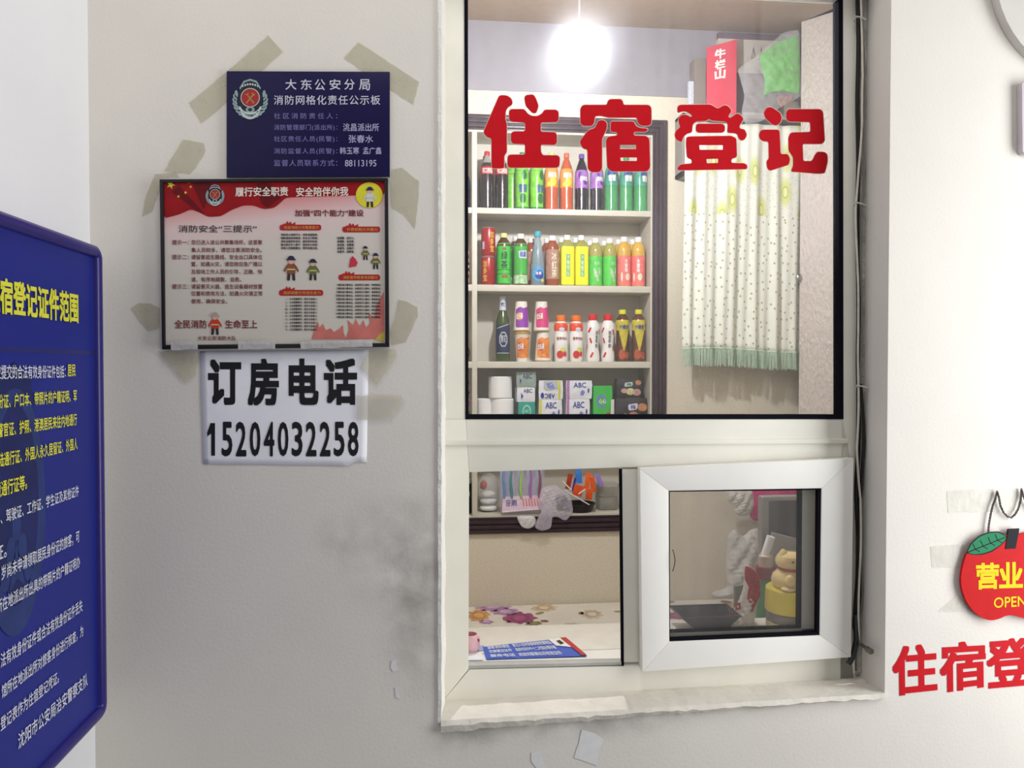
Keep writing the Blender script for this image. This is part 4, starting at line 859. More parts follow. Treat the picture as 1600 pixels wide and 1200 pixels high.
def curtain_pattern(m):
    nt = m.node_tree; b = nt.nodes['Principled BSDF']; src = b.inputs['Base Color'].links[0].from_socket
    b.inputs['Sheen Weight'].default_value = .2
    uv = nt.nodes.new('ShaderNodeUVMap'); uv.uv_map = 'cloth'
    def layer(scale, r0, r1, col, lo, hi, src, seedoff=0, stretch=1.0):
        mp = nt.nodes.new('ShaderNodeMapping'); mp.inputs['Scale'].default_value = (scale, scale*stretch, 1); mp.inputs['Location'].default_value = (seedoff, seedoff, 0)
        vo = nt.nodes.new('ShaderNodeTexVoronoi'); vo.voronoi_dimensions = '2D'; vo.inputs['Scale'].default_value = 1; vo.inputs['Randomness'].default_value = .75
        nt.links.new(uv.outputs[0], mp.inputs[0]); nt.links.new(mp.outputs[0], vo.inputs['Vector'])
        mr = nt.nodes.new('ShaderNodeMapRange'); mr.interpolation_type = 'SMOOTHSTEP'; mr.inputs[1].default_value = r1; mr.inputs[2].default_value = r0; nt.links.new(vo.outputs['Distance'], mr.inputs[0])
        sep = nt.nodes.new('ShaderNodeSeparateXYZ'); nt.links.new(uv.outputs[0], sep.inputs[0])
        g1 = nt.nodes.new('ShaderNodeMath'); g1.operation = 'GREATER_THAN'; g1.inputs[1].default_value = lo; nt.links.new(sep.outputs[1], g1.inputs[0])
        g2 = nt.nodes.new('ShaderNodeMath'); g2.operation = 'LESS_THAN'; g2.inputs[1].default_value = hi; nt.links.new(sep.outputs[1], g2.inputs[0])
        a = nt.nodes.new('ShaderNodeMath'); a.operation = 'MULTIPLY'; nt.links.new(g1.outputs[0], a.inputs[0]); nt.links.new(g2.outputs[0], a.inputs[1])
        f = nt.nodes.new('ShaderNodeMath'); f.operation = 'MULTIPLY'; nt.links.new(a.outputs[0], f.inputs[0]); nt.links.new(mr.outputs[0], f.inputs[1])
        mx = nt.nodes.new('ShaderNodeMix'); mx.data_type = 'RGBA'; mx.inputs[7].default_value = rgb(col); nt.links.new(f.outputs[0], mx.inputs[0]); nt.links.new(src, mx.inputs[6]); return mx.outputs[2]
    src = layer(24, .09, .16, (168, 172, 132), 0, .60, src)                       # small olive dots
    src = layer(50, .06, .13, (176, 182, 166), .60, .80, src, 3.3, .6)             # scattered flecks
    src = layer(7.0, .16, .34, (210, 218, 140), .60, 1.2, src, 1.7, .6)           # yellow-green flowers
    src = layer(7.0, .10, .14, (184, 190, 100), .60, 1.2, src, 1.7, .6)
    src = layer(7.0, .07, .10, (226, 228, 170), .60, 1.2, src, 1.7, .6)
    nt.links.new(src, b.inputs['Base Color'])
curtain_pattern(cm)
ct = P(1066, 192, yc).z; cb = P(1070, 545, yc).z; xa = P(1066, 300, yc).x; xb = 1.72; NX, NZ = 150, 40
def cy(u, t):
    k = .35+.65*t
    return yc-.012-.010*k*math.sin(u*46+1.2*math.sin(u*9))-.006*k*math.sin(u*91+2+2*t)-.004*math.sin(u*17+5*t)
def crv(u): return .006*math.sin(u*7)-.012*u
vs = []; uvs = []
for j in range(NZ+1):
    t = j/NZ
    for i in range(NX+1):
        u = i/NX; x = xa+(xb-xa)*u+.012*(1-t)*(.5-u); z = ct+(cb+crv(u)-ct)*t; vs.append(Vector((x, cy(u, t), z))); uvs.append((u*(xb-xa)*1.6, (1-t)))
cf = [(j*(NX+1)+i, j*(NX+1)+i+1, (j+1)*(NX+1)+i+1, (j+1)*(NX+1)+i) for j in range(NZ) for i in range(NX)]
cur = thing('curtain', ((xa+xb)/2, yc, cb-.03), 'white curtain with yellow-green flowers and dots and a pale green fringe', 'curtain')
q = MB(); q.add(vs, cf); cl = q.build('cloth', cm, cur, ang=180)
lay = cl.data.uv_layers.new(name='cloth')
for lp_ in cl.data.loops: lay.data[lp_.index].uv = uvs[lp_.vertex_index]
so_ = cl.modifiers.new('thickness', 'SOLIDIFY'); so_.thickness = .0015
M_fr = mat('sage_green_fringe', (184, 206, 184), .8, .15, 120)
q = MB(); q.tube([Vector((xa+(xb-xa)*i/NX, cy(i/NX, 1), cb+crv(i/NX))) for i in range(NX+1)], .003, 6); q.build('fringe_cord', mat('pale_green_cord', (196, 216, 192), .7, .1, 90), cur)
rnd = random.Random(11); q = MB(); NF = 330
for i in range(NF):
    u = (i+.5)/NF; x = xa+(xb-xa)*u; y = cy(u, 1)+rnd.uniform(-.003, .003); z = cb+crv(u); h = .072+rnd.uniform(-.006, .006); w = (xb-xa)/NF*.55; dx = rnd.uniform(-.004, .004)
    q.prism([Vector((x-w, y-.0015, z)), Vector((x+w, y-.0015, z)), Vector((x+w*.8+dx, y-.0015, z-h)), Vector((x-w*.8+dx, y-.0015, z-h))], [Vector((x-w, y+.0015, z)), Vector((x+w, y+.0015, z)), Vector((x+w*.8+dx, y+.0015, z-h)), Vector((x-w*.8+dx, y+.0015, z-h))])
q.build('fringe', M_fr, cur)['kind'] = 'stuff'
# boxes on the shelf
def on_shelf(px0, px1, ptop, y0, y1, name, label, m, cat='box', prints=None):
    xa_ = P(px0, 140, y0).x; xb_ = P(px1, 140, y0).x; h = P(px0, ptop, y0).z-wz1
    r_ = thing(name, ((xa_+xb_)/2, y0, wz1+.001), label, cat); q = MB(); q.box((xa_-xb_)/2, (xb_-xa_)/2, 0, y1-y0, 0, h, .0015); bd = q.build('carton', m, r_, local=True); return r_, bd, xb_-xa_, h
M_gift = mat('pink_red_carton', (222, 62, 84), .35, .05, 30)
gx0 = P(1104, 120, YW+.03).x; gx1 = P(1150, 120, YW+.012).x; gz0 = P(1104, 74, YW+.03).z; gz1 = P(1150, 62, YW+.012).z
gift = thing('gift_box', ((gx0+gx1)/2, YW+.02, wz1+.001), 'tall pink red gift box with white brush lettering on the wall shelf', 'box')
q = MB(); q.prism([Vector((gx0, YW+.032, wz1+.001)), Vector((gx1, YW+.006, wz1+.001)), Vector((gx1, YW+.006, gz1)), Vector((gx0, YW+.032, gz0))], [Vector((gx0+.01, YW+.06, wz1+.001)), Vector((gx1+.01, YW+.034, wz1+.001)), Vector((gx1+.01, YW+.034, gz1)), Vector((gx0+.01, YW+.06, gz0))], bev=.0012)
q.build('carton', M_gift, gift)
def gif(x, y, l):
    u = (x-1104)/46.; p0 = Vector((gx0+(gx1-gx0)*u, YW+.032-.026*u, 0)); z = P(x, y, YW+.02).z; return p0+Vector((-.0004, -.0009-l, z))
q = MB()
for t, y0_, y1_ in (('牛', 78, 92), ('栏', 95, 108), ('山', 109, 124)):
    put_text(q, t, [(1117, y0_), (1133, y0_-2), (1132, y1_-2), (1118, y1_)], gif, .05)
q.build('lettering', M_wprint, gift)
on_shelf(1085, 1103, 91, YW+.03, YW+.095, 'grey_carton', 'dull grey carton standing left of the pink red gift box', mat('grey_brown_carton', (140, 130, 122), .6, .08, 30))
on_shelf(1076.5, 1084.5, 127, YW+.03, YW+.05, 'white_packet', 'slim white packet with blue specks at the left end of the shelf', mat('white_blue_packet', (206, 212, 224), .5, .2, 150))
r_, bd, w_, h_ = on_shelf(1122, 1216, 60, YW+.062, YW+.095, 'pale_carton', 'pale carton with dark marks behind the gift box and green bag', mat('pale_carton', (198, 190, 180), .6, .06, 30))
q = MB(); q.box(-w_/2-.0005, w_/2+.0005, -.0006, .02, h_-.0001, h_+.024); q.build('dark_lid', mat('plum_carton', (104, 88, 98), .6, .08), r_, local=True)
q = MB(); q.box(-w_/2, w_/2, -.0008, -.0002, .03, h_*.58); q.build('dark_band', mat('plum_carton', (104, 88, 98), .6, .08), r_, local=True)
q = MB()
for cx_ in (.02, .055):
    put_shape(q, [[(cx_-.010, h_*.74), (cx_+.012, h_*.78), (cx_+.002, h_*.92)], [(cx_-.004, h_*.78), (cx_+.006, h_*.79), (cx_+.001, h_*.86)]], lambda x, y, l: Vector((x, -.0009, y)))
q.build('marking', mat('faded_grey_print', (120, 112, 108), .6), r_, local=True)
gb = thing('green_bag', P(1205, 170, YW-.03), 'clear plastic bag with green wrapper leaning against the right wall above the curtain', 'bag')
M_clr = film('clear_bag', (228, 228, 228), .26, .10, .8, bump=.9, bscale=50)
crumple('bag', [(1152, 108), (1190, 80), (1225, 50), (1249, 46), (1252, 150), (1235, 160), (1212, 172), (1190, 190), (1165, 196), (1158, 175), (1164, 150)], YW-.03, .03, 9, M_clr, gb)
crumple('wrapper', [(1186, 86), (1215, 66), (1247, 55), (1250, 100), (1249, 147), (1228, 142), (1206, 143), (1192, 150), (1196, 130)], YW-.03, .012, 12, mat('bright_green_wrapper', (92, 206, 62), .3, .25, 30, bump=.5), gb)
crumple('paper', [(1212, 150), (1240, 148), (1238, 160), (1218, 168)], YW-.03, .008, 14, mat('brown_pink_wrapper', (176, 130, 124), .4, .2, 40), gb)
q = MB(); kp = P(1248, 434, 1.765); q.blob(tuple(kp), (.013, .01, .021)); tag(q.build('curtain_hook', mat('chrome', (190, 190, 190), .15, .03, metal=1)), 'round chrome knob at the right edge of the curtain', 'hook')

# ------------------------------------------------------------------ bed, counter and things on them
zb = P(850, 943, YB-.01).z
bed = thing('bed', (.6, 1.3, 0), 'low bed with floral cover along the back wall', 'bed')
q = MB(); q.box(-.85, 1.5, .75, YB-.006, .12, zb, .03, seg=4); bc_ = q.build('bed_cover', mat('cream_cover', (222, 216, 204), .85, .06, 8, bump=.15, bscale=150), bed)
for x in (-.78, 1.44):
    for y in (.82, 1.83):
        q = MB(); q.box(x-.03, x+.03, y-.03, y+.03, 0, .14, .004); q.build('leg', mat('bed_wood', (110, 80, 55), .5, .1), bed)
cols = {'mauve': (188, 150, 186), 'plum': (158, 84, 120), 'ochre': (208, 158, 104), 'sand': (214, 194, 158), 'beige': (206, 192, 172), 'olive': (146, 140, 96), 'rust': (186, 128, 108)}
def zb3(x, y, l=0):
    p = PZ(x, y, zb); return Vector((max(-.82, min(1.48, p.x)), max(.8, min(YB-.03, p.y)), zb+.0008+l))
fl = [('sand', 850, 950, 20, 5), ('beige', 925, 960, 17, 7), ('beige', 895, 979, 16, 6), ('beige', 808, 996, 18, 5), ('mauve', 770, 949, 26, 6), ('ochre', 748, 962, 17, 9), ('plum', 812, 966, 24, 9), ('mauve', 790, 956, 22, 6), ('olive', 835, 974, 12, 3), ('mauve', 760, 972, 12, 3), ('rust', 955, 989, 16, 4), ('mauve', 948, 982, 9, 4), ('ochre', 1075, 927, 14, 5), ('mauve', 1000, 955, 18, 5), ('rust', 1110, 952, 22, 6), ('sand', 1150, 948, 22, 6), ('mauve', 700, 955, 30, 8), ('plum', 1060, 962, 20, 6), ('beige', 1140, 975, 20, 6)]
rnd = random.Random(5)
for i, (c, x, y, rx, ry_) in enumerate(fl):
    q = MB(); lift = 0
    for k, (s_, n_) in enumerate(((1, 5), (.72, 6), (.42, 5))):
        ph = rnd.uniform(0, 6); pts = []
        for j in range(36):
            a = 2*math.pi*j/36; rr = s_*(1+.12*math.sin((n_+3)*a+ph)+.07*math.sin(13*a+ph)+.06*math.sin(2*a+ph)); pts.append((x+rx*rr*math.cos(a), y+ry_*rr*math.sin(a)))
        put_shape(q, pts, lambda a_, b_, l: zb3(a_, b_, .0004*k), k)
    c0 = cols[c]; mm = [mat('print_%s_%d' % (c, k), tuple(min(255, int(v*f_)) for v in c0), .85, .12, 25) for k, f_ in enumerate((1, .90, 1.1))]
    q.build('flower_marking', mm, bc_)
for i in range(26):
    x = rnd.choice([rnd.uniform(735, 860), rnd.uniform(735, 975), rnd.uniform(1045, 1160)]); y = rnd.uniform(952, 992) if x < 1000 else rnd.uniform(930, 960); q = MB(); rx = rnd.uniform(4, 11)
    put_shape(q, ellipse(x, y, rx, rnd.uniform(1, 2.4), 14, rot=rnd.uniform(-.3, .3)), lambda a_, b_, l: zb3(a_, b_, 0)); q.build('leaf_marking', mat('print_leaf_%d' % (i % 3), [cols['olive'], (164, 160, 128), (140, 104, 96)][i % 3], .85, .15, 25), bc_)

zc = PZ(850, 1000, .95).z
zc = .953
yc1 = .37
ctr = thing('counter', (.5, .3, 0), 'white counter board just inside the sliding window', 'counter')
q = MB(); q.box(-.45, P(1300, 900, .3).x+.35, WT+.001, yc1, zc-.03, zc, .002); q.build('counter_top', mat('white_laminate', (226, 222, 212), .4, .05, 20), ctr)
for x in (-.40, .3, .95):
    q = MB(); q.box(x-.02, x+.02, WT+.01, yc1-.02, 0, zc-.03, .002); q.build('bracket', M_greyb, ctr)
q = MB(); q.box(ox0+.002, ox1-.05, .141, WT+.0, zc-.012, zc-.001, .001); struct(q.build('trim_5', M_upvc_w))
def c3(x, y, l=0): return PZ(x, y, zc)+Vector((0, 0, l))
def flat_sheet(name, pts, label, cat, m, th=.0012):
    r_ = thing(name, c3(sum(p[0] for p in pts)/4, sum(p[1] for p in pts)/4), label, cat); q = MB(); a = [c3(*p, .0008+th) for p in pts]; q.prism(a, [v-Vector((0, 0, th)) for v in a]); return r_, q.build('sheet', m, r_)
lf, sh_ = flat_sheet('leaflet', [(754, 1012), (884, 998), (917, 1026), (760, 1031)], 'blue printed leaflet with white characters and a red corner on the counter', 'leaflet', mat('royal_blue_print', (62, 96, 196), .35, .06, 40))
q = MB(); rows_ = [(0, 5, 0), (.0, 5, .3), (.0, 5, .62)]
def lq(u, t): 
    a = (754+(884-754)*u, 1012-14*u); b_ = (760+(917-760)*u, 1031-5*u); return (a[0]*(1-t)+b_[0]*t, a[1]*(1-t)+b_[1]*t)
L3 = lambda x, y, l=0: c3(x, y, .0032+l)
for t0, s1, s2 in ((.06, '旅客须知请您', '登记入住并妥善保管贵重物品'), (.36, '住宿登记证件', '退房时间中午十二时前办理手续'), (.70, '服务电话', '欢迎光临请出示有效证件')):
    put_text(q, s1, [lq(.05, t0), lq(.30, t0), lq(.30, t0+.22), lq(.05, t0+.22)], L3, .03)
    put_text(q, s2, [lq(.34, t0), lq(.78, t0), lq(.78, t0+.22), lq(.34, t0+.22)], L3, .03)
q.build('lettering', mat('pale_blue_print', (210, 216, 235), .4), lf)
q = MB(); put_shape(q, [lq(.79, 0), lq(.93, 0), lq(.97, .55), lq(.80, .38)], L3); q.build('white_corner', M_wprint, lf)
q = MB(); put_shape(q, [lq(.93, -.0), lq(1, 0), lq(1, 1), lq(.95, 1)], lambda x, y, l=0: c3(x, y, .0036)); q.build('red_stripe', mat('red_stripe_print', (190, 50, 46), .4), lf)
q = MB(); put_shape(q, [lq(.85, .15), lq(.90, .1), lq(.91, .3), lq(.86, .35)], lambda x, y, l=0: c3(x, y, .0036)); q.build('swallow_mark', M_kprint, lf)
flat_sheet('paper_sheet', [(720, 1022), (752, 1021), (756, 1032), (716, 1033)], 'white ruled paper sheet at the left end of the counter', 'paper', mat('white_paper', (226, 228, 236), .6, .04, 120))
flat_sheet('note_slip', [(733, 1011), (756, 1009), (756, 1017), (730, 1019)], 'pale blue paper slip beside the blue leaflet', 'paper', mat('pale_blue_paper', (160, 172, 206), .6, .08, 60), .0006)
pk = thing('pink_cup', c3(734, 1017), 'small pink cup holding a brown stick at the left of the counter', 'cup')
q = MB(); q.lathe([(0, 0), (.016, 0), (.022, .012), (.022, .026), (.017, .036), (.015, .036), (.019, .024), (.018, .012), (0, .006)], n=28, close=False); q.build('cup', mat('pink_ceramic', (236, 190, 196), .35, .12, 60), pk, local=True)
q = MB(); q.tube([Vector((-.006, 0, .012)), Vector((-.010, 0, .062))], .004, 10); q.build('stick', mat('brown_stick', (164, 106, 60), .5, .1), pk, local=True)
q = MB(); q.blob((.016, -.012, .026), (.004, .003, .004), sub=2); q.build('spot', mat('maroon_print', (150, 52, 62), .4), pk, local=True)
tr = thing('black_tray', c3(1105, 993), 'black flared tray at the back of the counter behind the right sash', 'tray')
ty = yc1-.05; T0 = Vector(tr.location)
tx0, tx1 = P(1055, 957, ty).x, P(1146, 955, ty).x; bx0, bx1 = P(1082, 985, ty).x, P(1132, 985, ty).x; hz_ = P(1100, 955, ty).z-zc
tr.location = ((tx0+tx1)/2, ty, zc+.0005); tr['_o'] = tuple(tr.location)
def ring(x0, x1, y0, y1, z): return [Vector((x0, y0, z)), Vector((x1, y0, z)), Vector((x1, y1, z)), Vector((x0, y1, z))]
q = MB(); o1 = ring(bx0, bx1, ty-.02, ty+.02, zc+.0005); o2 = ring(tx0, tx1, ty-.045, ty+.045, zc+hz_); o3 = ring(tx0+.004, tx1-.004, ty-.041, ty+.041, zc+hz_); o4 = ring(bx0+.003, bx1-.003, ty-.018, ty+.018, zc+.004)
q.add(o1+o2+o3+o4, [(3, 2, 1, 0)]+[(a*4+i, a*4+(i+1) % 4, a*4+4+(i+1) % 4, a*4+4+i) for a in range(3) for i in range(4)]+[(12, 13, 14, 15)])
q.build('tray', mat('black_gloss', (34, 34, 42), .2, .1, coat=.4), tr)
q = MB(); q.tube([v+Vector((0, 0, .0005)) for v in o2], .002, 8, closed=True); q.build('rim', mat('dark_brown_rim', (70, 48, 44), .35, .1), tr)

# side desk with monitor, cat, bags
zd = .80
sx0 = P(1120, 900, .6).x
dk = thing('side_desk', (1.0, .7, 0), 'low dark desk to the right of the counter under the monitor', 'desk')
q = MB(); q.box(sx0, 1.45, yc1+.01, .745, zd-.03, zd, .003); q.build('desk_top', mat('dark_desk', (70, 58, 50), .4, .1), dk)
for x in (sx0+.04, 1.40):
    for y in (yc1+.04, .71):
        q = MB(); q.box(x-.02, x+.02, y-.02, y+.02, 0, zd-.03, .002); q.build('leg', mat('dark_desk', (70, 58, 50), .4, .1), dk)
ym = .66
mo = thing('monitor', (P(1230, 850, ym).x, ym, zd+.001), 'dark flat screen with a silver edge behind the cat figurine', 'monitor')
mx0 = P(1190, 850, ym).x; mx1 = mx0+.34; mz1 = P(1192, 776, ym).z; mz0 = zd+.10
q = MB(); q.box(mx0, mx1, ym, ym+.03, mz0, mz1, .006, seg=3); q.build('casing', mat('silver_plastic', (150, 146, 142), .3, .05, metal=.3), mo)
q = MB(); q.box(mx0+.02, mx1-.02, ym-.001, ym+.004, mz0+.02, mz1-.012, .001); q.build('screen', mat('dark_screen', (44, 40, 40), .18, .05, spec=.6), mo)
q = MB(); q.box((mx0+mx1)/2-.02, (mx0+mx1)/2+.02, ym+.012, ym+.028, zd+.01, mz0+.02, .003); q.build('stand_neck', mat('silver_plastic', (150, 146, 142), .3, .05, metal=.3), mo)
q = MB(); q.box((mx0+mx1)/2-.08, (mx0+mx1)/2+.08, ym-.04, ym+.06, zd+.001, zd+.012, .003); q.build('stand_foot', mat('silver_plastic', (150, 146, 142), .3, .05, metal=.3), mo)
q = MB(); q.pxprism([(1207, 832), (1262, 846), (1262, 900), (1206, 935)], ym-.05, ym-.04, bev=.001)
tag(q.build('paper_sheet', mat('grey_paper', (150, 146, 138), .7, .1, 30)), 'grey paper leaning against the monitor behind the cat figurine', 'paper')
# jar with the beckoning cat on its lid
yj = .29; jp = Vector((P(1236, 960, yj).x, yj, zc+.0005)); rj = P(1236, 960, yj).x-P(1199, 960, yj).x
jr = thing('glass_jar', jp, 'round glass jar with yellow lid and cream label on the counter', 'jar')
zl0 = P(1236, 953, yj).z-zc; zl1 = P(1236, 917, yj).z-zc
q = MB(); q.lathe([(0, 0), (rj*.92, 0), (rj*.97, .004), (rj*.97, zl0*.8), (rj*.9, zl0), (0, zl0)], n=36); q.build('jar_body', film('smoky_glass', (120, 112, 100), .72, .08, .6), jr, local=True)
q = MB(); q.lathe([(rj*.98, .004), (rj*.98, zl0*.45)], n=36, close=False); lbj = q.build('label', mat('cream_label', (222, 214, 160), .5, .08, 60), jr, local=True)
q = MB(); wrap_shape(q, ellipse(-.014, zl0*.22, .008, .006), rj*.98); q.build('marking', mat('dark_plum_print', (84, 66, 70), .5), lbj, local=True)
q = MB(); q.lathe([(0, zl0), (rj*1.0, zl0), (rj*1.03, zl0+.002), (rj*1.0, zl1-.003), (rj*.95, zl1), (0, zl1)], n=40); q.build('lid', mat('yellow_lid', (226, 206, 40), .35, .05, coat=.4), jr, local=True)
cb_ = jp+Vector((.002, 0, zl1+.0005)); hcat = P(1236, 856, yj).z-cb_.z
cat_ = thing('cat_figurine', cb_, 'small golden cream beckoning cat figurine standing on the yellow lidded jar', 'figurine')
cat_.scale = (1.32, 1.32, 1)
M_cat = mat('golden_cream_ceramic', (232, 206, 140), .25, .08, 60, coat=.6)
s_ = hcat/.062
bm = bmesh.new()
q = MB()
def cat_body():
    prof = [(0, 0), (.021, 0), (.0235, .004), (.0245, .012), (.0225, .020), (.0165, .027), (.0145, .0295), (.0165, .032), (.0195, .037), (.0200, .043), (.0175, .050), (.011, .0545), (0, .0555)]
    q.lathe([(r*s_, z*s_) for r, z in prof], n=32, close=False)
    for sx in (-1, 1):
        q.lathe([(.0062*s_, 0), (.0050*s_, .004*s_), (.0022*s_, .009*s_), (0, .0105*s_)], c=(sx*.0115*s_, 0, .0505*s_), n=14, close=False)
cat_body(); 
q.blob((.019*s_, -.006*s_, .044*s_), (.0055*s_, .0055*s_, .0125*s_)); q.blob((.0175*s_, -.010*s_, .030*s_), (.0055*s_, .0055*s_, .010*s_)); q.blob((-.012*s_, -.020*s_, .016*s_), (.006*s_, .006*s_, .010*s_)); q.blob((-.013*s_, -.018*s_, .003*s_), (.009*s_, .009*s_, .004*s_)); q.blob((.013*s_, -.018*s_, .003*s_), (.009*s_, .009*s_, .004*s_)); q.blob((0, -.0185*s_, .039*s_), (.0065*s_, .004*s_, .0045*s_))
q.build('body', M_cat, cat_, local=True)
q = MB(); q.tube([Vector((.0155*s_*math.cos(a), .0155*s_*math.sin(a), .0298*s_)) for a in [i*.2618 for i in range(24)]], .0022*s_, 8, closed=True); q.build('collar', mat('red_collar', (176, 46, 50), .4, .05), cat_, local=True)
for nm, c, r in (('eye', (-.0075, -.0178, .0445), .0017), ('eye', (.0075, -.0178, .0445), .0017), ('nose', (0, -.0222, .0405), .0013)):
    q = MB(); q.blob(tuple(v*s_ for v in c), (r*s_,)*3, sub=2); q.build(nm, mat('dark_eye_paint', (60, 40, 30), .3) if nm == 'eye' else mat('rust_nose_paint', (180, 90, 60), .3), cat_, local=True)
for c in ((-.010, -.0225, .0155), (.006, -.0235, .010), (.014, -.0195, .0165)):
    q = MB(); q.blob(tuple(v*s_ for v in c), (.002*s_, .0012*s_, .002*s_), sub=2); q.build('spot', mat('rust_nose_paint', (180, 90, 60), .3), cat_, local=True)
# red and white bag
yb_ = .33
rb_ = thing('red_white_bag', P(1150, 990, yb_), 'twisted white plastic bag with red print leaning up behind the right sash', 'bag'); rb_.location.z = zc+.0005; rb_['_o'] = tuple(rb_.location)
crumple('bag', [(1122, 984), (1138, 964), (1153, 942), (1162, 918), (1162, 890), (1166, 881), (1178, 889), (1189, 906), (1188, 932), (1181, 950), (1178, 984)], yb_, .022, 21, mat('white_bag', (226, 220, 214), .35, .06, 30, bump=.5), rb_)
crumple('red_print', [(1164, 882), (1178, 889), (1189, 906), (1188, 932), (1180, 948), (1173, 960), (1167, 934), (1170, 916), (1163, 905)], yb_-.010, .014, 22, mat('red_bag_print', (172, 34, 36), .35, .08, 30, bump=.5), rb_)
q = MB()
for k, (x, y) in enumerate(((1138, 976), (1145, 963), (1153, 948))):
    put_shape(q, [[(x-5, y-5), (x+4, y-7), (x+5, y+4), (x-4, y+6)], ellipse(x, y, 1.6, 1.8, 8)], lambda a_, b_, l: P(a_, b_, yb_-.024))
q.build('lettering', mat('red_bag_print', (172, 34, 36), .35), rb_)
# far things seen through the right sash
def far(name, pts, y, d, seed, m, label, cat):
    o = crumple(name, pts, y, d, seed, m); return tag(o, label, cat)
far('shopping_bag', [(1137, 836), (1148, 826), (1156, 836), (1163, 838), (1172, 827), (1190, 825), (1190, 900), (1182, 934), (1140, 936), (1112, 934), (1112, 926), (1138, 918), (1134, 890)], 1.72, .05, 31, mat('white_flecked_bag', (196, 194, 190), .6, .16, 40, bump=.4), 'white flecked carrier bag standing on the bed against the wall', 'bag')
far('white_pouch', [(1132, 764), (1176, 764), (1178, 790), (1172, 803), (1160, 808), (1148, 803), (1145, 790), (1136, 782)], 1.80, .035, 32, mat('white_cotton', (206, 204, 196), .8, .05, 60, bump=.3), 'white rounded pouch hanging above the carrier bag', 'pouch')
far('pink_bag', [(1170, 740), (1262, 738), (1262, 812), (1178, 814), (1170, 806), (1177, 790)], 1.86, .02, 33, mat('hot_pink_cloth', (206, 44, 122), .7, .06, 60), 'hot pink bag hanging on the back wall behind the monitor', 'bag')
gbt = thing('green_bottle', P(1196, 940, .56), 'green bottle with white pump and dark red band beside the monitor', 'bottle'); gbt.location.z = zd+.0005
hb_ = P(1196, 838, .56).z-zd; rbt = .026
q = MB(); q.lathe([(0, 0), (rbt, 0), (rbt, hb_*.62), (rbt*.9, hb_*.64)], n=28); q.build('body', mat('bottle_green', (66, 128, 74), .35, .08), gbt, local=True)
q = MB(); q.lathe([(0, hb_*.64), (rbt*1.02, hb_*.64), (rbt*1.02, hb_*.74), (0, hb_*.74)], n=28); q.build('band', mat('dark_red_band', (130, 36, 36), .4), gbt, local=True)
q = MB(); q.lathe([(0, hb_*.74), (.018, hb_*.74), (.018, hb_*.83), (.010, hb_*.85), (0, hb_*.85)], n=24); q.build('cap', mat('beige_cap', (196, 176, 160), .4), gbt, local=True)
q = MB(); q.tube([Vector((-.004, 0, hb_*.82)), Vector((.012, -.005, hb_))], .011, 12); q.build('pump', M_whitepl, gbt, local=True)
q = MB(); q.pxprism([(1149, 916), (1166, 914), (1166, 956), (1149, 957)], yc1-.012, yc1+.0, bev=.001); o = q.build('grey_card', mat('grey_green_card', (112, 116, 98), .5, .06)); tag(o, 'small grey green card box standing behind the red and white bag', 'box')

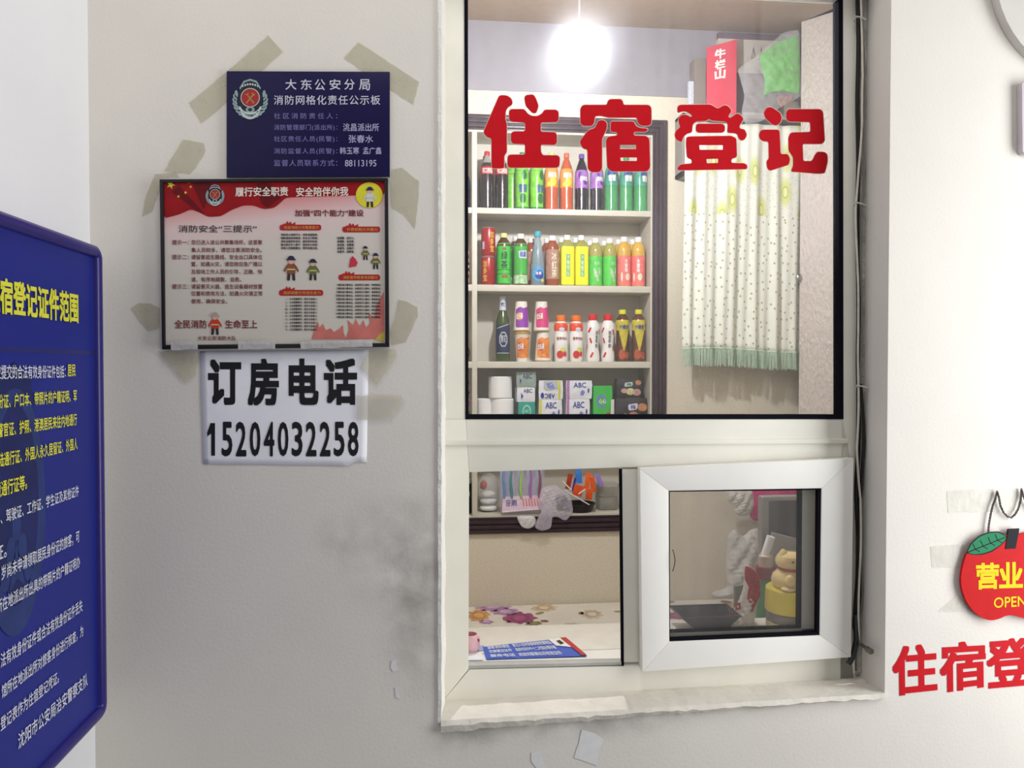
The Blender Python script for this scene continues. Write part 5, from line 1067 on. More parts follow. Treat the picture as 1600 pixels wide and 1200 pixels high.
# ------------------------------------------------------------------ lettering on the glass and the walls
M_red = mat('red_vinyl', (200, 16, 30), .55, .04, 60, spec=.15); M_pale = mat('pale_vinyl_edge', (236, 214, 200), .5, .03)
GL = {
 '住': ((740, 140, 8.57), '住, leftmost of the four on the glass', [
  [[(340, 85), (380, 75), (450, 80), (500, 115), (520, 160), (515, 205), (465, 230), (430, 280), (425, 400), (445, 450), (445, 840), (410, 880), (410, 1055), (250, 1055), (240, 1030), (240, 650), (185, 640), (140, 590), (135, 560)]],
  [[(680, 110), (700, 75), (800, 65), (830, 110), (870, 215), (838, 315), (790, 315), (700, 220)]],
  [[(475, 290), (500, 262), (680, 262), (720, 320), (780, 355), (860, 355), (920, 320), (950, 270), (1110, 270), (1138, 300), (1138, 410), (1110, 435), (900, 440), (900, 565), (1090, 570), (1115, 600), (1115, 710), (1090, 740), (900, 735), (900, 830), (925, 880), (1130, 880), (1155, 910), (1150, 1015), (1125, 1045), (480, 1045), (455, 1020), (455, 900), (480, 872), (690, 870), (690, 730), (530, 725), (500, 690), (500, 590), (530, 562), (690, 560), (690, 440), (510, 430), (475, 400)]]]),
 '宿': ((890, 140, 8.57), '宿, second of the four on the glass', [
  [[(145, 250), (180, 205), (500, 205), (510, 160), (540, 128), (690, 128), (715, 160), (720, 205), (1060, 205), (1095, 240), (1097, 450), (1065, 485), (960, 485), (910, 440), (905, 375), (520, 375), (420, 350), (340, 355), (330, 450), (300, 485), (180, 485), (145, 450)]],
  [[(385, 415), (450, 405), (500, 440), (500, 520), (435, 660), (435, 1060), (400, 1105), (290, 1105), (245, 1060), (240, 800), (180, 790), (138, 710), (150, 670), (250, 545), (340, 515)]],
  [[(550, 425), (860, 425), (890, 490), (950, 515), (1045, 520), (1045, 545), (1020, 565), (860, 565), (860, 615), (1030, 620), (1068, 660), (1080, 1040), (1040, 1095), (560, 1095), (505, 1040), (488, 680), (515, 630), (640, 615), (640, 570), (550, 565)], [(675, 740), (890, 740), (890, 795), (675, 795)], [(680, 910), (900, 910), (900, 955), (685, 955)]]]),
 '登': ((1040, 150, 9.23), '登, third of the four on the glass', [
  [[(170, 165), (200, 128), (650, 122), (755, 185), (850, 128), (910, 150), (955, 215), (900, 295), (930, 320), (1030, 250), (1080, 270), (1128, 330), (1060, 440), (1080, 475), (1140, 480), (1175, 560), (1140, 630), (1090, 645), (1050, 610), (1040, 550), (990, 535), (890, 530), (900, 410), (870, 370), (660, 355), (625, 325), (590, 360), (440, 365), (390, 410), (380, 525), (300, 545), (250, 600), (235, 670), (150, 625), (130, 560), (150, 500), (215, 450), (185, 370), (190, 310), (240, 270), (320, 275), (350, 300), (382, 300), (378, 270), (300, 225), (240, 220), (175, 245)]],
  [[(440, 420), (470, 400), (820, 400), (855, 430), (855, 500), (825, 528), (470, 530), (435, 500)]],
  [[(300, 600), (340, 585), (950, 575), (1020, 610), (1030, 880), (950, 905), (945, 965), (1140, 970), (1180, 1000), (1175, 1055), (175, 1072), (175, 1030), (220, 985), (380, 975), (380, 915), (310, 890), (295, 700)], [(485, 710), (825, 710), (825, 775), (490, 775)], [(590, 910), (755, 905), (755, 965), (595, 970)]]]),
 '记': ((1170, 150, 9.23), '记, rightmost of the four on the glass', [
  [[(215, 240), (260, 165), (330, 160), (450, 240), (478, 310), (460, 380), (400, 430), (340, 410), (240, 320)]],
  [[(145, 560), (170, 500), (210, 485), (430, 485), (445, 520), (460, 840), (560, 835), (595, 900), (580, 990), (300, 1080), (265, 1040), (255, 940), (290, 905), (285, 655), (210, 655), (160, 620)]],
  [[(540, 230), (570, 190), (1030, 190), (1070, 230), (1095, 650), (1050, 690), (775, 690), (785, 940), (910, 940), (960, 840), (990, 805), (1100, 810), (1135, 850), (1135, 950), (1095, 1110), (1000, 1118), (605, 1090), (640, 1010), (640, 880), (575, 790), (570, 600), (600, 535), (640, 525), (890, 520), (885, 375), (580, 370), (540, 330)]]]),
}
YG = .098
for ch, ((gx, gy, gs), desc, pieces) in GL.items():
    allp = [p for pc in pieces for p in pc[0]]; c = P(gx+sum(p[0] for p in allp)/len(allp)/gs, gy+max(p[1] for p in allp)/gs, YG)
    root = thing('vinyl_letter', c, 'large red vinyl character '+desc, 'lettering', 'red characters on the upper window')
    q = MB(); q2 = MB()
    for pc in pieces:
        loops = [rounded([(gx+x/gs, gy+y/gs) for x, y in L_], 3.2 if i == 0 else 1, 4) for i, L_ in enumerate(pc)]
        put_shape(q, loops, wall_at(YG-.0011))
        # pale cut edge just outside each red stroke
        o = [Vector(p) for p in loops[0]]; cen = None; ar = sum(o[i-1].x*o[i].y-o[i].x*o[i-1].y for i in range(len(o)))
        ext = []
        for i in range(len(o)):
            t = (o[(i+1) % len(o)]-o[i-1]); n_ = Vector((t.y, -t.x)); n_ = n_.normalized()*(1 if ar > 0 else -1) if n_.length > 1e-9 else Vector((0, 0)); ext.append(tuple(o[i]+n_*.9))
        put_shape(q2, [ext]+loops[1:], wall_at(YG-.0005))
    q.build('lettering', M_red, root, smooth=False); q2.build('pale_edge_lettering', M_pale, root, smooth=False)
for ch, quad, lb in (('住', [(1396, 1012), (1462, 1007), (1463, 1079), (1397, 1086)], 'red character 住 on the right wall below the apple sign, nearest the window'), ('宿', [(1470, 1006), (1538, 1003), (1539, 1072), (1471, 1081)], 'red character 宿 on the right wall below the apple sign, second from the window'), ('登', [(1543, 1002), (1612, 997), (1613, 1068), (1544, 1074)], 'red character 登 on the right wall, cut by the right edge of the photo')):
    q = MB(); put_text(q, ch, quad, wall_at(-.0006), .030); tag(q.build('vinyl_letter', M_red, smooth=False), lb, 'lettering', 'red characters on the right wall')

# ------------------------------------------------------------------ apple sign
YA = -.010
ap = thing('apple_sign', P(1600, 970, YA), 'red apple shaped open sign hanging on a chain on the right wall', 'sign')
apo = [(1501, 912), (1503, 890), (1509, 868), (1518, 855), (1530, 843), (1548, 834), (1566, 834), (1580, 838), (1592, 836), (1606, 831), (1630, 833), (1650, 842), (1668, 860), (1676, 885), (1676, 910), (1670, 935), (1655, 957), (1636, 968), (1615, 969), (1598, 966), (1586, 962), (1574, 961), (1562, 967), (1548, 970), (1535, 966), (1520, 955), (1508, 937)]
q = MB(); fr_ = rounded(apo, 8, 3); q.pxprism(fr_, YA, YA+.005); q.build('apple_panel', mat('apple_red_acrylic', (196, 20, 24), .6, .06, 60, spec=.15), ap, smooth=False)
tA = wall_at(YA-.0004)
lf_ = [(1511, 863), (1518, 850), (1530, 839), (1545, 833), (1560, 832), (1574, 839), (1565, 850), (1550, 860), (1535, 865), (1520, 866)]
q = MB(); put_shape(q, rounded([(1509, 864), (1516, 849), (1529, 837), (1545, 831), (1561, 830), (1576, 839), (1566, 851), (1551, 862), (1535, 867), (1520, 867)], 4), wall_at(YA-.0002)); q.build('leaf_outline', mat('black_acrylic', (28, 26, 34), .6, .05, spec=.15), ap, smooth=False)
q = MB(); put_shape(q, rounded(lf_, 4), tA); lfo = q.build('leaf', mat('leaf_green_acrylic', (38, 128, 88), .6, .05, spec=.15), ap, smooth=False)
q = MB()
def stroke(q, a, b_, w, t3, lift=0):
    a = Vector(a); b_ = Vector(b_); n_ = (b_-a).orthogonal().normalized()*w/2; put_shape(q, [tuple(a+n_), tuple(b_+n_), tuple(b_-n_), tuple(a-n_)], t3, 0, lift)
stroke(q, (1512, 863), (1572, 839), 1.4, tA, .0003)
for x in (1524, 1536, 1548, 1559):
    y = 863-(x-1512)*.4; stroke(q, (x, y), (x-4, y-9), 1.1, tA, .0003); stroke(q, (x, y), (x+7, y+4), 1.1, tA, .0003)
q.build('vein_line', mat('black_acrylic', (28, 26, 34), .6, .05, spec=.15), lfo, smooth=False)
q = MB(); q.pxprism([(1576, 827), (1593, 826), (1587, 857), (1571, 858)], YA-.001, YA+.003); q.build('stem', mat('black_acrylic', (28, 26, 34), .6, .05, spec=.15), ap, smooth=False)
M_yel = mat('yellow_acrylic', (248, 206, 32), .6, .04, spec=.15)
q = MB()
for t, x0, x1, y0, y1 in (('营', 1526, 1560, 881, 920), ('业', 1562, 1597, 880, 918), ('中', 1604, 1636, 879, 917)): put_text(q, t, [(x0, y0), (x1, y0-1), (x1, y1-1), (x0, y1)], tA, .032)
put_text(q, 'OPEN', [(1553, 934), (1603, 931), (1603, 947), (1553, 950)], tA, .012); q.build('lettering', M_yel, ap, smooth=False)
q = MB(); M_chain = mat('dark_chain', (84, 74, 76), .35, .15, 90, metal=.7)
pth = [(1544, 832), (1545, 820), (1548, 803), (1551, 790), (1555, 780), (1558, 768), (1561, 778), (1563, 790), (1568, 801), (1574, 807), (1580, 809), (1586, 804), (1591, 795), (1595, 780), (1596, 764), (1599, 775), (1604, 788), (1612, 800), (1625, 815), (1640, 838)]
L_ = []; 
for a, b_ in zip(pth, pth[1:]):
    n_ = max(1, round((Vector(b_)-Vector(a)).length/2.6))
    for k in range(n_): L_.append(Vector(a).lerp(Vector(b_), k/n_))
links = 0
for k in range(len(L_)-1):
    a, b_ = L_[k], L_[k+1]; ca = P(a.x, a.y, -.006); cb2 = P(b_.x, b_.y, -.006); d = (cb2-ca); m_ = (ca+cb2)/2; t = d.normalized(); s2 = Vector((0, 1, 0)).cross(t) if k % 2 else Vector((0, 1, 0))
    q.tube([m_+t*(.0030*math.cos(g))+s2*(.0019*math.sin(g)) for g in [i*.785 for i in range(8)]], .0007, 5, closed=True)
q.build('chain', M_chain, ap)['kind'] = 'stuff'

# ------------------------------------------------------------------ plaque, poster, phone sheet
def emblem(root, cx, cy, s, y, part='emblem'):
    """wreath, dark shield, red disc with crossed axes, cog and ribbon; drawn as printed layers"""
    t3 = wall_at(y); e = {}
    silver = mat('silver_grey_print', (142, 164, 168), .4, .15, 200); dk_ = mat('dark_shield_print', (24, 34, 44), .4); red_ = mat('emblem_red_print', (168, 40, 42), .4); gold_ = mat('emblem_gold_print', (176, 132, 72), .4); lt = mat('pale_silver_print', (196, 208, 208), .4)
    S = lambda x, y_: (cx+x*s, cy+y_*s)
    q = MB()
    put_shape(q, [S(x, y_) for x, y_ in ((-.52, -.62), (-.30, -.95), (0, -1.05), (.30, -.95), (.52, -.62), (.62, -.2), (.62, .3), (.35, .75), (0, .95), (-.35, .75), (-.62, .3), (-.62, -.2))], t3, 1)
    for sg in (-1, 1):
        for k in range(9):
            a = math.radians(-25+k*14); x = sg*.80*math.cos(a); y_ = .82*math.sin(a)+.08
            put_shape(q, [(cx+(x+px_*math.cos(r_)-py_*math.sin(r_))*s, cy+(y_+px_*math.sin(r_)+py_*math.cos(r_))*s) for r_ in [sg*(a+.5)] for px_, py_ in ellipse(0, 0, .09, .21, 8)], t3, 0, .0002)
    o_ = [S(x, y_) for x, y_ in ((-.56, -.58), (-.34, -.95), (0, -1.06), (.34, -.95), (.56, -.58), (.52, -.50), (.30, -.86), (0, -.96), (-.30, -.86), (-.52, -.50))]; put_shape(q, o_, t3, 0, .0003)
    for k in range(7): put_shape(q, ellipse(cx+(-.39+.13*k)*s, cy+(-.66-.12*math.cos((k-3)*.45))*s, .05*s, .06*s, 8), t3, 4, .0003)
    put_shape(q, ellipse(cx, cy-.08*s, .50*s, .50*s, 24), t3, 4, .0003); put_shape(q, ellipse(cx, cy-.08*s, .46*s, .46*s, 24), t3, 2, .0004)
    for sg in (-1, 1):
        a = Vector((cx-sg*.18*s, cy-.26*s)); b_ = Vector((cx+sg*.20*s, cy+.22*s)); n_ = (b_-a).orthogonal().normalized()*.035*s
        put_shape(q, [tuple(a+n_), tuple(b_+n_), tuple(b_-n_), tuple(a-n_)], t3, 3, .0006); put_shape(q, [S(-sg*.28, -.24), S(-sg*.06, -.34), S(-sg*.14, -.16)], t3, 3, .0006)
    put_shape(q, ellipse(cx, cy+.55*s, .24*s, .16*s, 16), t3, 0, .0006); put_shape(q, ellipse(cx, cy+.55*s, .11*s, .08*s, 12), t3, 1, .0008)
    for r0, r1, dy, mi in ((.62, .52, .30, 4), (.50, .36, .55, 4)):
        put_shape(q, [S(r0*math.cos(a), dy+.5*math.sin(a)) for a in [i*.196 for i in range(1, 16)]]+[S(r1*math.cos(a), dy+.40*math.sin(a)) for a in [i*.196 for i in range(15, 0, -1)]], t3, mi, .0007)
    return q.build(part, [silver, dk_, red_, gold_, lt], root, smooth=False)
M_navy = mat('navy_acrylic', (22, 17, 66), .3, .08, 20, spec=.25)
pq = thing('notice_plaque', P(482, 276, 0), 'navy blue plaque with white characters and a badge, taped above the poster', 'plaque')
q = MB(); q.pxprism([(354, 111), (609, 112), (609, 276), (354, 277)], -.006, -.001, bev=.0006); q.build('panel', M_navy, pq)
emblem(pq, 391, 155, 30, -.0066)
q = MB(); t3 = wall_at(-.0066)
for t, x0, x1, y0, y1, bo in (('大', 446, 463, 124, 140, .012), ('东', 470, 487, 124, 140, .012), ('公', 492, 508, 124, 141, .012), ('安', 515, 532, 124, 140, .012), ('分', 538, 554, 124, 140, .012), ('局', 561, 578, 124, 141, .012)): put_text(q, t, box4(x0, x1, y0, y1), t3, bo)
put_text(q, '消防网格化责任公示板', box4(428, 594, 149, 163.5), t3, .008, space=1.13)
q.build('lettering', mat('pale_white_print', (206, 204, 222), .4), pq, smooth=False)
q = MB()
for t, x0, x1, y0, y1 in (('社区消防责任人：', 428, 527, 176, 186), ('消防管理部门(派出所)：', 428, 527, 194, 205), ('社区责任人员(民警)：', 428, 527, 212, 223), ('消防监督人员(民警)：', 428, 527, 231, 242), ('监督人员联系方式：', 428, 527, 249, 260)):
    put_text(q, t, box4(x0, x1, y0+.6, y1-.4), t3, .006, space=1.5 if '社区消防' in t else 1.12)
q.build('lettering', mat('lilac_grey_print', (124, 116, 178), .4), pq, smooth=False)
q = MB()
for t, x0, x1, y0, y1 in (('洮昌派出所', 536, 592, 193, 205), ('张春水', 545, 583, 211, 223), ('韩玉寒', 531, 561, 230, 241), ('孟广鑫', 567, 596, 230, 241), ('88113195', 539, 588, 250, 260)): put_text(q, t, box4(x0, x1, y0, y1), t3, .008)
q.build('lettering', mat('pale_lilac_print', (182, 176, 214), .4), pq, smooth=False)

po = thing('fire_safety_poster', P(428, 545, 0), 'red and cream fire safety poster in a thin black frame', 'poster')
fo = [(249, 280), (606, 278), (608, 542), (253, 546)]; fi = [(255, 285), (601, 283), (602, 536), (258, 539)]
q = MB(); M_fr2 = mat('black_frame', (26, 22, 28), .35, .1)
for i in range(4):
    j = (i+1) % 4; q.pxprism([fo[i], fo[j], fi[j], fi[i]], -.014, -.001, bev=.0008)
q.build('frame', M_fr2, po)
# printed sheet: pink at the top running to cream, as printed
pm = mat('poster_print', (226, 220, 212), .45, .03, 60, spec=.2)
nt = pm.node_tree; bs = nt.nodes['Principled BSDF']; tc_ = nt.nodes.new('ShaderNodeTexCoord'); sp_ = nt.nodes.new('ShaderNodeSeparateXYZ'); nt.links.new(tc_.outputs['Generated'], sp_.inputs[0])
ra = nt.nodes.new('ShaderNodeValToRGB'); els = ra.color_ramp.elements
els[0].position = 0; els[0].color = rgb((208, 202, 190)); els[1].position = 1; els[1].color = rgb((206, 70, 76))
for p_, c_ in ((.52, (214, 206, 198)), (.68, (224, 200, 198)), (.82, (214, 124, 126))): e_ = els.new(p_); e_.color = rgb(c_)
cb3 = nt.nodes.new('ShaderNodeMath'); cb3.operation = 'MULTIPLY_ADD'; cb3.inputs[1].default_value = -.16; nt.links.new(sp_.outputs[0], cb3.inputs[0]); nt.links.new(sp_.outputs[2], cb3.inputs[2])
nt.links.new(cb3.outputs[0], ra.inputs[0]); nt.links.new(ra.outputs[0], bs.inputs['Base Color'])
q = MB(); q.pxprism(fi, -.010, -.001); q.build('print_sheet', pm, po, smooth=False)
T = wall_at(-.0104)
M_pred = mat('poster_red_print', (150, 18, 26), .5, .15, 30, spec=.2)
q = MB(); put_shape(q, rounded([(255, 285), (601, 283), (601, 304), (460, 308), (446, 309), (438, 317), (428, 325), (412, 327), (396, 321), (380, 321), (362, 328), (345, 338), (325, 339), (312, 332), (298, 327), (280, 335), (257, 341)], 5), T); q.build('flag_panel', M_pred, po, smooth=False)
for pts in ([(300, 286), (330, 286), (322, 318), (318, 328)], [(268, 300), (280, 290), (316, 330), (322, 336), (308, 330)], [(400, 286), (420, 286), (440, 308), (418, 325), (408, 318)]):
    q = MB(); put_shape(q, rounded(pts, 4), T, 0, .0001); q.build('fold_marking', mat('dark_red_print', (104, 14, 24), .5, .15, spec=.2), po, smooth=False)
q = MB(); 
for x, y, r in ((267, 289, 7), (295, 284.5, 2.6), (298, 292, 2.4), (290, 301, 2.8), (279, 307, 2.6)): put_shape(q, star(x, y, r, -1.2), T, 0, .0004)
q.build('star_marking', mat('star_yellow_print', (222, 208, 60), .4), po, smooth=False)
emblem(po, 336, 305, 16, -.0108)
q = MB()
for t, x0, x1 in (('履行安全职责', 368, 450), ('安全陪伴你我', 463, 544)): put_text(q, t, box4(x0, x1, 293, 307, -1), T, .022, 0, .0004)
q.build('lettering', mat('ivory_print', (236, 226, 214), .4), po, smooth=False)
M_maroon = mat('maroon_text_print', (120, 40, 46), .4); M_ink = mat('dark_ink_print', (52, 44, 50), .4)
q = MB(); put_text(q, '加强“四个能力”建设', box4(461, 568, 328, 338), T, .022, 0, .0004)
put_text(q, '全民消防', box4(273, 323, 500, 513), T, .018, 0, .0004); put_text(q, '生命至上', box4(352, 402, 500, 513), T, .018, 0, .0004); put_text(q, '大东公安消防大队', box4(309, 369, 525, 532), T, .012, 0, .0004)
for t, x0, x1, y in (('提示一：', 269, 295, 375), ('您已进入该公共聚集场所，这里聚', 299, 410, 375), ('集人员较多，请您注意消防安全。', 299, 409, 387), ('提示二：', 269, 295, 398), ('请留意逃生路线、安全出口具体位', 299, 410, 398), ('置，如遇火灾，请您按应急广播以', 299, 410, 409), ('及现场工作人员的引导，正确、快', 299, 410, 421), ('速、有序地疏散、自救。', 299, 377, 433), ('提示三：', 269, 295, 444), ('请留意灭火器、逃生设备器材放置', 299, 410, 444), ('位置和使用方法，如遇火灾请正常', 299, 410, 455), ('使用，确保安全。', 299, 355, 467)):
    put_text(q, t, box4(x0, x1, y, y+7.4), T, .012, 0, .0004)
q.build('lettering', M_maroon, po, smooth=False)
q = MB(); put_text(q, '消防安全“三提示”', box4(279, 401, 352, 363), T, .010, 0, .0004)
for k, t in enumerate(('消除用火违规行为，消除电器隐患；', '疏散通道保持畅通，安全出口畅通；', '消防设施完好有效，器材按时检查；', '重点部位专人看守，落实防火巡查；', '发现火灾隐患整改，填写检查记录。')): put_text(q, t, box4(439, 497, 365+5.2*k, 368.8+5.2*k), T, .02, 0, .0004)
for k, t in enumerate(('会报警、会灭火，', '会疏散、会自救，', '会检查、会管理，', '会使用、会维护，', '会宣传、会教育。')): put_text(q, t, box4(527, 554, 370+5.3*k, 374+5.3*k), T, .02, 0, .0004)
for k in range(10): put_text(q, '一二三四五六七八九十'[k]+'、火灾报警要早，损失才会减少；', box4(446, 496, 465.5+5.3*k, 469+5.3*k), T, .02, 0, .0004)
for k in range(10): put_text(q, '一二三四五六七八九十'[k]+'要知道火警电话，会使用灭火器材，熟悉路线；', box4(525, 595, 443.5+5.6*k, 447+5.6*k), T, .02, 0, .0004)
q.build('lettering', M_ink, po, smooth=False)
M_ban = mat('banner_red_print', (176, 30, 34), .35, .08)
for x0, x1, y0, y1, tx_ in ((437, 502, 351, 360, '检查消除火灾隐患能力'), (535, 594, 354, 363, '扑救初起火灾能力'), (529, 594, 429, 438, '消防宣传教育培训能力'), (436, 505, 453, 462, '组织疏散引导逃生能力')):
    q = MB(); put_shape(q, rounded([(x0, y0), (x1, y0), (x1, y1), (x0, y1)], 4), T, 0, .0002)
    w = 22; put_shape(q, [(x0+4, y0+1), (x0+7, y0-2), (x0+9, y0-1), (x0+12, y0-6), (x0+14, y0-2), (x0+17, y0-5), (x0+19, y0-1), (x0+25, y0-4), (x0+24, y0+1)], T, 0, .00015)
    bb = q.build('banner', M_ban, po, smooth=False); q = MB(); put_text(q, tx_, box4(x0+7, x1-4, y0+2.2, y1-2), T, .02, 0, .0006); q.build('lettering', mat('banner_gold_print', (216, 156, 80), .4), bb, smooth=False)
q = MB()
for pts in ([(487, 530), (492, 512), (497, 503), (499, 512), (505, 506), (509, 516), (517, 513), (522, 519), (530, 514), (536, 508), (537, 520), (541, 530)], [(540, 530), (545, 515), (543, 500), (552, 508), (556, 498), (562, 510), (568, 500), (572, 512), (578, 505), (576, 488), (585, 500), (588, 480), (592, 470), (600, 455), (601, 530)]): put_shape(q, pts, T, 0, .00012)
q.build('flame_marking', mat('salmon_print', (206, 118, 108), .35, .12), po, smooth=False)
q = MB(); put_shape(q, [(586, 531), (593, 522), (601, 518), (601, 534)], T, 0, .0003); q.build('corner_marking', mat('ochre_print', (200, 178, 80), .4), po, smooth=False)
q = MB(); put_shape(q, ellipse(577, 305, 21, 20, 28), T, 0, .0005); q.build('disc_marking', mat('disc_yellow_print', (222, 214, 50), .4, .06), po, smooth=False)
# plain little helmeted figures standing in for the clip art
def figure(x, y, s, c, hat, face=True, disc=0):
    q = MB(); t = lambda pts: rounded([(x+a*s, y+b*s) for a, b in pts], .8*s)
    for sg in (-1, 1):
        put_shape(q, t([(sg*.4, 5), (sg*2.4, 5), (sg*2.9, 11), (sg*.9, 11)]), T, 1, .0005+disc); put_shape(q, t([(sg*1.6, 0), (sg*3.2, .5), (sg*5.4, 4.4), (sg*4.4, 5.4)]), T, 0, .0005+disc)
    put_shape(q, t([(-2.6, -.5), (2.6, -.5), (3.0, 6.4), (-3.0, 6.4)]), T, 0, .0006+disc); put_shape(q, t([(-2.8, 3), (2.8, 3), (2.9, 3.9), (-2.9, 3.9)]), T, 4, .0008+disc)
    put_shape(q, ellipse(x, y-2.2*s, 2.0*s, 2.2*s, 14), T, 2, .0007+disc); put_shape(q, ellipse(x, y-3.2*s, 2.6*s, 2.6*s, 14, math.pi, 2*math.pi), T, 3, .0009+disc); put_shape(q, t([(-3.6, -3.5), (3.6, -3.5), (3.2, -2.7), (-3.2, -2.7)]), T, 3, .0010+disc)
    q.build('figure_marking', [c, M_ink, mat('skin_print', (216, 170, 146), .4), hat, mat('reflective_band_print', (206, 200, 120), .4)], po, smooth=False)
M_hat = mat('navy_helmet_print', (40, 40, 74), .4); M_coat = mat('brown_coat_print', (134, 78, 54), .4, .1); M_coat2 = mat('olive_coat_print', (104, 108, 62), .4, .2)
figure(455, 413, 2.3, M_coat, M_hat); figure(489, 416, 2.0, M_coat2, M_hat); figure(571, 392, 1.3, M_coat2, M_hat); figure(587, 404, 1.5, M_coat2, M_hat); figure(336, 500, 2.1, M_redp, mat('grey_hat_print', (170, 160, 156), .4))
q = MB(); put_shape(q, [(545, 418), (547, 405), (551, 400), (556, 405), (559, 411), (556, 416)], T, 0, .0004); q.build('flame_marking', mat('scarlet_print', (196, 50, 70), .4), po, smooth=False)
figure(578, 303, 1.9, mat('white_coat_print', (206, 206, 216), .4), M_hat, disc=.0004)

sh = thing('phone_number_sheet', P(444, 727, 0), 'white paper sheet with black booking phone number below the poster', 'sheet')
q = MB(); M_sheet = mat('copy_paper', (244, 244, 250), .6, .03, 12, bump=.25, bscale=9)
NXs, NYs = 26, 18; vs = []
for j in range(NYs+1):
    for i in range(NXs+1):
        u, t = i/NXs, j/NYs; x = (313+5*t)*(1-u)+(576-3*t)*u; y = (549+176*t)*(1-u)+(547+181*t)*u
        if u > .9 and t > .93: y -= 6
        vs.append(P(x, y, 0)+Vector((0, -.0010-.0003*math.sin(5*u+3*t)*math.sin(4*t)**2-.0003*abs(math.sin(9*u)), 0)))
q.add(vs, [(j*(NXs+1)+i, j*(NXs+1)+i+1, (j+1)*(NXs+1)+i+1, (j+1)*(NXs+1)+i) for j in range(NYs) for i in range(NXs)]); po_ = q.build('paper', M_sheet, sh, ang=180); sm = po_.modifiers.new('thickness', 'SOLIDIFY'); sm.thickness = .0004; sm.offset = 0
q = MB(); t3 = wall_at(-.0019); M_blk = mat('black_toner', (24, 22, 26), .5, .05)
for t, x0, x1, y0, y1 in (('订', 325, 377, 562, 632), ('房', 387, 436, 561, 633), ('电', 451, 498, 561, 632), ('话', 506, 558, 561, 632)): put_text(q, t, box4(x0+2, x1-2, y0+2, y1-2), t3, .042)
for k, ch in enumerate('15204032258'):
    x0 = 324+k*21.9; 
    if ch == '1': put_shape(q, [(323.5, 676), (329, 661), (336, 661), (336, 712), (330, 712), (330, 677), (324, 682)], t3)
    else: put_text(q, ch, box4(x0+1.3, x0+16.5, 660.5, 711.5), t3, .022)
q.build('lettering', M_blk, sh, smooth=False)

# ------------------------------------------------------------------ tape strips and paper scraps
M_tape = film('yellowed_tape', (194, 188, 156), .42, .35, .3, bump=.2, bscale=40); M_tape2 = film('clear_tape', (226, 224, 214), .45, .2, .5, bump=.2, bscale=30); M_tape3 = film('whitish_tape', (206, 202, 202), .80, .3, .4, bump=.3, bscale=60)
rnd = random.Random(2)
def tape(pts, label, y=-.0006, m=None, th=.0003, group='yellowed tape around the signs', cat='tape'):
    P_ = []
    for i in range(len(pts)):
        a = Vector(pts[i]); b_ = Vector(pts[(i+1) % len(pts)]); n_ = max(1, int((b_-a).length/9))
        for k in range(n_): q_ = a.lerp(b_, k/n_); P_.append((q_.x+rnd.uniform(-.7, .7)*(k > 0), q_.y+rnd.uniform(-.7, .7)*(k > 0)))
    q = MB(); v, f = fill2d([P_]); t3 = wall_at(y); q.add([t3(x, yy, th) for x, yy in v], f)
    n0 = len(P_); fr_ = [t3(x, yy, th) for x, yy in P_]; bk = [t3(x, yy, 0) for x, yy in P_]; q.add(fr_+bk, [(i, (i+1) % n0, n0+(i+1) % n0, n0+i) for i in range(n0)])
    return tag(q.build('adhesive_tape', m or M_tape, smooth=False), label, cat, group)
tape([(419, 55), (442, 81), (354, 160), (314, 193), (295, 161), (354, 112)], 'long yellowed tape slanting across the upper left corner of the navy plaque')
tape([(560, 66), (537, 91), (609, 140), (646, 164), (655, 128)], 'long yellowed tape slanting across the upper right corner of the navy plaque')
tape([(286, 218), (319, 224), (321, 236), (306, 262), (296, 272), (256, 268)], 'short torn tape above the upper left corner of the poster')
tape([(243, 272), (275, 269), (280, 277), (250, 279), (249, 300), (238, 330), (222, 338), (228, 305)], 'faded tape round the upper left corner of the poster frame')
tape([(612, 265), (628, 262), (655, 283), (654, 310), (648, 358), (630, 335), (612, 325), (609, 285)], 'wide torn tape beside the upper right corner of the poster')
tape([(622, 468), (636, 471), (652, 480), (653, 494), (634, 535), (612, 540), (609, 520), (616, 500)], 'wide torn tape beside the lower right edge of the poster')
tape([(575, 547), (618, 546), (620, 553), (612, 568), (588, 602), (561, 574)], 'pointed tape under the lower right corner of the poster', y=-.0040)
tape([(246, 549), (305, 549), (309, 566), (306, 585), (289, 600), (266, 570)], 'pointed tape under the lower left corner of the poster', y=-.0030)
tape([(204, 482), (217, 473), (236, 474), (250, 482), (250, 512), (232, 518), (218, 503)], 'crumpled tape at the lower left side of the poster')
tape([(557, 618), (626, 617), (633, 627), (612, 655), (557, 656)], 'pale tape over the right edge of the phone number sheet', y=-.0040, m=film('faded_tape', (214, 208, 190), .5, .3, .4))
tape([(267, 534), (309, 533), (309, 546), (267, 547)], 'whitish tape over the bottom frame of the poster at left', y=-.0152, m=M_tape3, group='whitish tape on the poster frame')
tape([(372, 533), (430, 532), (430, 545), (372, 546)], 'whitish tape over the bottom frame of the poster at the middle', y=-.0152, m=M_tape3, group='whitish tape on the poster frame')
tape([(469, 534), (582, 530), (582, 542), (470, 545)], 'long whitish tape over the bottom frame of the poster at right', y=-.0152, m=M_tape3, group='whitish tape on the poster frame')
tape([(1480, 767), (1500, 766), (1604, 763), (1604, 798), (1481, 801)], 'clear tape strip holding the apple sign chain', y=-.0006, m=M_tape2, group='clear tape around the apple sign')
tape([(1454, 854), (1506, 850), (1512, 885), (1457, 887)], 'clear tape strip left of the apple sign leaf', m=M_tape2, group='clear tape around the apple sign')
tape([(1466, 956), (1497, 928), (1506, 938), (1520, 956)], 'triangular clear tape at the lower left of the apple sign', m=M_tape2, group='clear tape around the apple sign')
M_scr = mat('paper_residue', (226, 226, 226), .8, .05, 60)
